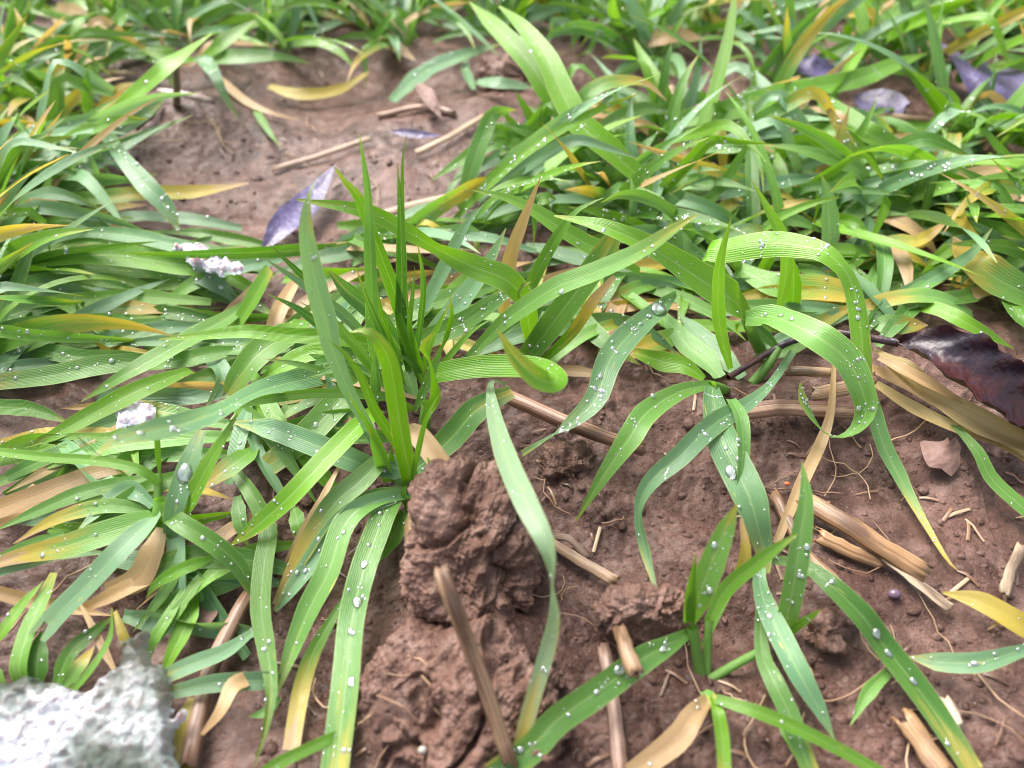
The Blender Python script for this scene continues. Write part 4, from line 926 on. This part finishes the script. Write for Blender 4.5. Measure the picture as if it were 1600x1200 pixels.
straw('straw_stick', '1225,580,9 1262,578,10 1300,580,9', 18, (.38, .22, .12), 'short smooth straw above the hooked leaf', squash=.9)
straw('straw_stick', '1270,612,7 1330,600,8 1370,590,7', 26, (.28, .15, .08), 'second flat straw beside the reddish bundle', squash=.4)
straw('straw_stick', '570,342,3 660,314,3 790,288,3', 15, (.36, .24, .15), 'pale straw lying across the mud behind the tussock', squash=.4)
straw('straw_stick', '650,238,3 700,212,4 756,180,3', 11, (.40, .28, .18), 'slim pale straw on the mud left of the top centre plant', squash=.4)
straw('straw_stick', '425,262,2 500,242,3 580,214,3', 11, (.30, .18, .12), 'blurred straw lying on the smooth mud hollow', squash=.4)
straw('straw_stick', '1316,172,9 1400,182,10 1485,190,9', 13, (.42, .28, .16), 'pale straw lying over the violet leaves', squash=.7)
straw('straw_stick', '1110,352,5 1200,340,6 1345,306,7', 24, (.36, .27, .20), 'greyish flattened straw lying in the right field', squash=.4)
straw('straw_stick', '1050,165,14 1052,135,14', 16, (.62, .45, .28), 'short dry stalk bit beside the yellow arched leaf', squash=.6)
straw('stalk', '275,165,2 275,130 274,98', 13, (.09, .055, .05), 'thin dark stake standing behind the dark crumbly clod', hollow=False)
straw('stalk', '248,140,6 290,147,7 334,156,6', 12, (.50, .40, .42), 'pale lilac dry stalk lying across the foot of the dark stake', squash=.5, hollow=False)
straw('stalk', '250,160,4 235,180,4 212,200,3', 9, (.12, .08, .06), 'thin dark twig leaning left of the dark stake', hollow=False)
straw('straw_stick', '590,180,2 660,165,3 710,176,2', 11, (.45, .27, .2), 'thin reddish stalk at the far side of the mud hollow')
straw('stalk', '1300,900,3 1340,935,3 1430,950,3', 6, (.16, .09, .08), 'thin dark root lying beside the small knobbly clod', hollow=False) if 0 else None

def dry_leaf(name, s, wpx, label, cat='dry leaf', color='s', **kw):
    o = L(None, s, wpx, color, kw.pop('roll', 0), dew=kw.pop('dew', 0), name=name, **kw); tag(o, label, cat); return o
dry_leaf('dry_leaf', '1303,570,12 1298,640,9 1283,690,7 1250,760,6 1212,850,4', 22, 'long greyish dry leaf hanging behind the hooked leaf', prof=[.35, .6, .9, 1, .6], color=(1, .3, 0, .95))
dry_leaf('dry_leaf', '1365,548,9 1405,580,13 1460,620,11 1530,662,9 1650,712,6', 40, 'big crumpled pale husk below the dark dead leaf', prof=[.4, .9, .7, 1, .8], fold=.7, warp=3.5, color=(1, .9, 0, .8))
dry_leaf('dry_leaf', '1368,600,6 1430,640,7 1500,672,6 1560,690,5 1640,740,4', 26, 'yellowish strip of husk along the lower edge of the pale husk', prof=[.5, 1, .8, 1, .6], fold=.6, warp=3, color=(1, .3, 0, .8))
dry_leaf('dry_leaf', '1350,570,5 1420,600,5 1500,645,4 1590,690,3', 30, 'flat brown strip of old leaf beneath the pale husk', fold=.2, warp=2)
dry_leaf('dry_leaf', '1372,560,14 1430,588,16 1510,632,12', 20, 'narrow folded dry leaf lying above the pale husk', fold=.5)
dry_leaf('dry_leaf', '60,760,5 20,800,6 -30,830,5', 40, 'pale dry leaf lying at the left edge above the yellow green leaf')
dry_leaf('dry_leaf', '85,15,8 130,40,10 170,35,9 205,20,8', 34, 'pale pinkish dry husk at the top left', color=(1, .6, 0, .9), warp=2)
dry_leaf('dry_leaf', '200,650,6 160,690,7 100,720,6 10,770,4', 24, 'greyish dry leaf under the flattened mat', color=(1, .5, 0, .9))
dry_leaf('dry_leaf', '330,935,3 320,975,4 325,985,3', 40, 'flat brown leaf scrap pressed into the wet mud at lower left', mat=M_MUDLEAF)
dry_leaf('dry_leaf', '690,740,20 700,752,21 716,765,20', 22, 'torn grey fibre end of the straw leaf on top of the clod', color=(1, .4, 0, .9))
dry_leaf('dry_leaf', '648,790,18 640,830,17 645,870,14 655,905,10', 18, 'dry papery scrap stuck to the left side of the large clod', warp=2, fold=.6)
dry_leaf('dry_leaf', '1010,70,12 1050,55,14 1100,60,12', 26, 'dry leaf in the blurred field at top, right of centre')
dry_leaf('dry_leaf', '1340,85,6 1370,75,7 1400,90,6', 30, 'tan dry leaf above the violet leaves', color=(1, 0, .9, .6))
dry_leaf('dry_leaf', '590,60,8 620,75,10 650,95,8', 22, 'pale dry leaf at the far rim of the mud hollow')
dry_leaf('dry_leaf', '1215,235,8 1270,245,9 1390,270,7', 26, 'tan dry leaf in the middle of the right field')

# violet and dark dead leaves of a tree
def tree_leaf(s, wpx, label, mat=None, fold=.3, roll=0, prof=(.15, .75, 1, .9, .55, .05), warp=2.2, name='dead_leaf'):
    o = L(None, s, wpx, (0, 0, 0, 0), roll, dew=0, name=name, mat=mat or M_VIOLET, fold=fold, prof=list(prof), warp=warp, N=30)
    return tag(o, label, 'dead leaf')
tree_leaf('410,392,3 440,358,6 472,328,8 500,292,8 524,258,6', 44, 'long violet dead leaf lying on the mud left of the tussock')
tree_leaf('1462,66,14 1490,90,16 1509,115,15 1525,150,12 1535,190,8', 30, 'pale violet dead leaf like a strap near the top right corner')
tree_leaf('1228,92,12 1262,104,14 1312,112,12', 46, 'folded violet dead leaf at the top edge of the right field')
tree_leaf('1335,150,7 1370,165,9 1400,185,9 1425,192,7', 54, 'purple dead leaf beneath the pale straw at top right')
tree_leaf('1545,100,10 1575,140,13 1615,180,10', 60, 'dark violet dead leaf on the right edge near the top')
tree_leaf('1415,60,5 1435,75,6 1455,90,5', 46, 'pinkish violet dead leaf above the violet strap', mat=M_MUDLEAF)
tree_leaf('30,225,5 38,255,7 48,290,6', 40, 'violet dead leaf half hidden by wheat at the left edge')
tree_leaf('650,125,8 668,150,9 690,185,7', 26, 'small purple dead leaf standing on the mud at top centre', mat=M_MUDLEAF)
tree_leaf('610,205,4 650,210,5 690,212,4', 14, 'thin purple dead leaf on the far mud')
tree_leaf('1500,715,4 1480,712,6 1462,705,6 1440,690,4', 62, 'mud coated leaf with ragged edges on the soil at right', mat=M_MUDLEAF, fold=.08, prof=(.5, 1, .7, .9, .5, .1))
# the dark leaf with its stalk
dl = empty('dead_leaf', P(1405, 536, 12)); tag(dl, 'curled dark purple tree leaf with a long black stalk at right', 'dead leaf')
def dark_leaf():
    pts = parse('1402,536,13 1440,540,17 1490,566,18 1545,606,16 1600,650,12 1660,700,8')
    c, ln, par = catmull(pts, 44); T = unit(np.gradient(c, axis=0)); side = unit(np.cross(T, REF)); nor = np.cross(side, T)
    d = depth(pts[2]); w = np.interp(par, np.linspace(0, 1, 6), [.05, .55, 1, 1, .8, .5]) * 100 * d / FPX / 2
    us = np.linspace(-1, 1, 17); V = []
    for i in range(44):
        for u in us:
            ser = 1 + (.05 * sin(i * 2.3) + .03 * sin(i * 5.1)) * abs(u) ** 3
            a = u * (1.15 if u > 0 else .95)
            # both halves roll upward round the midrib, the far one more
            x = sin(a * 1.15) * w[i] * ser; z = (1 - cos(a * 1.35)) * w[i] * .95 + .012 * sin(i * .9 + u * 6) * abs(u)
            V.append(c[i] + side[i] * x + nor[i] * z)
    o = link('blade', mesh_np('blade', V, grid_faces(44, 17)), M_DARKLEAF, dl)
dark_leaf()
def tube(name, s, wpx, mat, parent=None, taper=.7):
    pts = parse(s); c, ln, _ = catmull(pts, 30); T = unit(np.gradient(c, axis=0)); side = unit(np.cross(T, REF)); nor = np.cross(side, T)
    R = wpx * depth(pts[1]) / FPX / 2 * np.linspace(1, taper, 30); a = np.linspace(0, 2 * pi, 8, endpoint=False)
    V = c[:, None] + R[:, None, None] * (np.cos(a)[None, :, None] * side[:, None] + np.sin(a)[None, :, None] * nor[:, None])
    me = mesh_np(name, V.reshape(-1, 3), grid_faces(30, 8, True)); add_float(me, 'along', np.zeros(240))
    uvl = me.uv_layers.new(name='UVMap')
    return link(name, me, mat, parent)
tube('stalk', '1404,536,13 1340,525,13 1293,520,12 1240,532,10 1205,549,9 1138,590,7', 13, M_DARKLEAF, dl)

# stems of the seedlings
def stem(pid, s, w, color='yg'):
    o = tube('stem', s, w, M_LEAF, PLANTS[pid], .9); c = COL[color]; o.color = (*c[:3], c[3])
stem('D', '1098,1068,-1 1090,1030,5 1082,980,12', 18); stem('D', '1102,1066,0 1150,1038,4 1195,1014,6', 15)
stem('D', '1104,1060,0 1106,1015,6 1108,968,12', 14)
stem('B', '642,800,-1 640,775,4 636,740,10', 22); stem('A', '662,680,-2 664,655,6 668,630,12', 20)
stem('C', '1138,612,-2 1125,606,8 1112,602,15', 16); stem('C', '1195,560,-2 1180,530,10 1168,500,20', 20); stem('C', '1175,600,0 1200,570,6 1215,545,9', 16)
stem('F', '250,830,-2 250,810,6 252,780,10', 26); stem('F', '246,800,6 247,770,8 248,740,10', 14)

# ------------------------------------------------------------------ melting ice
def ice(outline, hb, thick, label, step=.005, seed=50, cat='ice', mat=None):
    poly = np.array([P(x, y, hb)[:2] for x, y in outline]); zb = np.mean([P(x, y, hb)[2] for x, y in outline])
    lo = poly.min(0) - .02; hi = poly.max(0) + .02
    xs = np.arange(lo[0], hi[0], step); ys = np.arange(lo[1], hi[1], step); X, Y = np.meshgrid(xs, ys); p = np.stack([X.ravel(), Y.ravel()], -1)
    p = p + .07 * np.stack([fbm(p[:, 0] * 22, p[:, 1] * 22, seed) - .5, fbm(p[:, 0] * 22, p[:, 1] * 22, seed + 7) - .5], -1)
    inside = np.zeros(len(p), bool); dist = np.full(len(p), 9.)
    for i in range(len(poly)):
        a, b = poly[i], poly[(i + 1) % len(poly)]
        t = np.clip(((p - a) @ (b - a)) / ((b - a) @ (b - a)), 0, 1); dist = np.minimum(dist, np.linalg.norm(p - a - t[:, None] * (b - a), axis=1))
        cr = (a[1] > p[:, 1]) != (b[1] > p[:, 1])
        inside ^= cr & (p[:, 0] < (b[0] - a[0]) * (p[:, 1] - a[1]) / (b[1] - a[1] + 1e-12) + a[0])
    d = np.where(inside, dist, 0)
    x, y = X.ravel(), Y.ravel()
    prof = np.clip(d / (thick * MM * .7), 0, 1); prof = np.sqrt(1 - (1 - prof) ** 2)
    gran = .5 * (.5 - worley(x * 22, y * 22, seed)) + .8 * (.5 - worley(x * 48 + fbm(x * 20, y * 20, 2), y * 48, seed + 3)) + .5 * (.5 - worley(x * 100, y * 100, seed + 5))
    z = zb + prof * (thick * MM * (.75 + .5 * fbm(x * 6, y * 6, seed + 1)) + .017 * gran + .02 * (fbm(x * 60, y * 60, seed + 4) - .5))
    zbot = zb - prof * thick * MM * .3
    k = (d > 0).reshape(X.shape); n, m = X.shape; F = grid_faces(n, m); keep = k.ravel()[F].any(1); F = F[keep]
    V = np.concatenate([np.stack([x, y, z], -1), np.stack([x, y, zbot], -1)]); F2 = F[:, ::-1] + n * m
    used, inv = np.unique(np.concatenate([F, F2]), return_inverse=True)
    o = link('ice_chunk', mesh_np('ice_chunk', V[used], inv.reshape(-1, 4)), mat or M_ICE)
    return tag(o, label, cat)
ice([(-60, 1075), (0, 1074), (20, 1078), (38, 1064), (52, 1060), (66, 1066), (80, 1062), (96, 1066), (108, 1084), (130, 1090), (150, 1085), (172, 1062), (186, 1044), (184, 1022), (196, 1003), (214, 993), (230, 999),
     (226, 1020), (238, 1044), (256, 1062), (272, 1088), (279, 1116), (272, 1140), (262, 1164), (270, 1185), (285, 1230), (-60, 1250)], 9, 4.5, 'lump of melting granular ice in the bottom left corner')
ice([(272, 382), (300, 378), (330, 392), (378, 420), (372, 432), (330, 430), (300, 418)], 17, 1.6, 'thin patch of melting ice on leaves below the smooth mud', seed=61, mat=M_SNOW)
ice([(178, 640), (196, 628), (220, 626), (246, 636), (246, 652), (226, 664), (196, 664), (180, 654)], 8, 1.1, 'small clear ice bead lying under the flattened leaves at left', seed=67, mat=M_SNOW)

# ------------------------------------------------------------------ loose fibres and grit on the soil
def fibres():
    V = []; F = []; r = random.Random(4); k = 5; base = 0
    areas = [(1250, 700, 70, 60), (740, 850, 70, 100), (640, 1080, 80, 70), (940, 880, 90, 80), (1400, 820, 140, 90), (1480, 1080, 100, 90), (1180, 1140, 80, 60), (1330, 700, 80, 50), (1050, 560, 60, 40), (30, 960, 40, 50), (560, 240, 120, 70), (330, 190, 70, 40)]
    for i in range(70):
        a = r.choice(areas); px = a[0] + r.uniform(-1, 1) * a[2]; py = a[1] + r.uniform(-1, 1) * a[3]
        onc = 640 < px < 850 and 700 < py < 990
        p = P(px, py, 2.0); p[2] = float(rough_ground(np.array([p[0]]), np.array([p[1]]))[0]) + .012
        if onc: continue
        az = r.uniform(0, 6.28); ln = r.uniform(.06, .32); n = 10; cv = r.gauss(0, .7); pts = []
        for j in range(n):
            pts.append(p.copy()); az += cv * .2 + r.gauss(0, .15); p = p + np.array([cos(az), sin(az), 0]) * ln / n
            p[2] = float(rough_ground(np.array([p[0]]), np.array([p[1]]))[0]) + .010 + .02 * sin(j / n * pi) * r.random()
        pts = np.array(pts); T = unit(np.gradient(pts, axis=0)); sd_ = unit(np.cross(T, [0, 0, 1.])); no = np.cross(sd_, T); R = r.uniform(.0010, .0030)
        a_ = np.linspace(0, 2 * pi, k, endpoint=False)
        ring = pts[:, None] + R * (np.cos(a_)[None, :, None] * sd_[:, None] + np.sin(a_)[None, :, None] * no[:, None])
        V.append(ring.reshape(-1, 3)); F.append(grid_faces(n, k, True) + base); base += n * k
    k_ = NT('root_fibre'); m = k_.done(k_.bsdf(k_.mix(k_.n('NewGeometry').outputs['Random Per Island'], (.16, .085, .05), (.36, .24, .14)), .5))
    o = link('root_fibres', mesh_np('root_fibres', np.concatenate(V), np.concatenate(F)), m); o['kind'] = 'stuff'
    tag(o, 'thin dry root fibres scattered over the wet soil', 'root fibres')
fibres()
def grit():
    r = random.Random(9); v0, f0 = ico_points(2); V = []; F = []; b = 0
    for i in range(2600):
        px, py = (r.uniform(400, 1600), r.uniform(620, 1200)) if i % 5 else (r.uniform(200, 780), r.uniform(110, 400))
        p = P(px, py, 0); p[2] = float(rough_ground(np.array([p[0]]), np.array([p[1]]))[0])
        s = math.exp(r.gauss(math.log(.42), .6)) * MM
        q = v0 * np.array([r.uniform(.7, 1.3), r.uniform(.7, 1.3), r.uniform(.5, .9)]) * s; q = q * (1 + .35 * (n3(q / s, 1.4, i, 2)))[:, None]
        V.append(q + p); F.append(f0 + b); b += len(v0)
    o = link('soil_crumbs', mesh_np('soil_crumbs', np.concatenate(V), np.concatenate(F)), M_SOIL); o['kind'] = 'stuff'
    tag(o, 'fine soil crumbs lying on the wet mud', 'soil crumbs')
grit()
def litter():
    r = random.Random(12); V = []; F = []; b = 0
    for i in range(120):
        px, py = (r.uniform(420, 1600), r.uniform(620, 1200)) if i % 4 else (r.uniform(200, 800), r.uniform(110, 400))
        p = P(px, py, 0); az = r.uniform(0, 6.28); ln = r.uniform(.015, .075); wd = r.uniform(.0015, .0045); t = np.array([cos(az), sin(az), 0]); q = np.array([-sin(az), cos(az), 0])
        for k in range(4):
            c = p + t * ln * (k / 3 - .5); z = float(rough_ground(np.array([c[0]]), np.array([c[1]]))[0]) + .004 + .006 * sin(k * pi / 3)
            for sg in (-1, 0, 1): V.append([c[0] + q[0] * wd * sg, c[1] + q[1] * wd * sg, z + (.4 * wd if sg == 0 else 0)])
        F.append(grid_faces(4, 3) + b); b += 12
    k_ = NT('rotted_straw'); c_ = k_.n('ValToRGB'); k_.t.links.new(k_.n('NewGeometry').outputs['Random Per Island'], c_.inputs[0])
    e = c_.color_ramp.elements; e[0].color = (.07, .035, .022, 1); e[1].color = (.34, .24, .15, 1); e.new(.65).color = (.17, .088, .05, 1)
    o = link('straw_litter', mesh_np('straw_litter', V, np.concatenate(F)), k_.done(k_.bsdf(c_.outputs[0], .45))); o['kind'] = 'stuff'
    tag(o, 'tiny bits of rotted straw strewn over the mud', 'straw litter')
litter()
def pebble(px, py, h, rmm, rgb, label):
    v, f = ico_points(3); v = v * np.array([1, .8, .7]) * (1 + .3 * n3(v, 1.2, int(px), 3))[:, None] * rmm * MM
    k = NT('pebble_stone'); co = k.n('TexCoord').outputs['Object']; m = k.done(k.bsdf(k.mix(k.noise(co, 60), rgb, tuple(q * .6 for q in rgb)), .25))
    o = link('pebble', mesh_np('pebble', v, f), m); o.location = P(px, py, h); tag(o, label, 'pebble')
pebble(660, 1172, 7, 1.0, (.30, .27, .23), 'tiny whitish pebble on the low broad clod')
pebble(1012, 940, 8, .7, (.27, .2, .15), 'tiny pale pebble on the lumpy clod near the seedling')
pebble(1398, 928, 2, 1.6, (.13, .08, .12), 'small purplish pebble on the mud at right')
pebble(1230, 756, 3, .9, (.45, .12, .05), 'tiny orange red seed on the soil below the right plant')
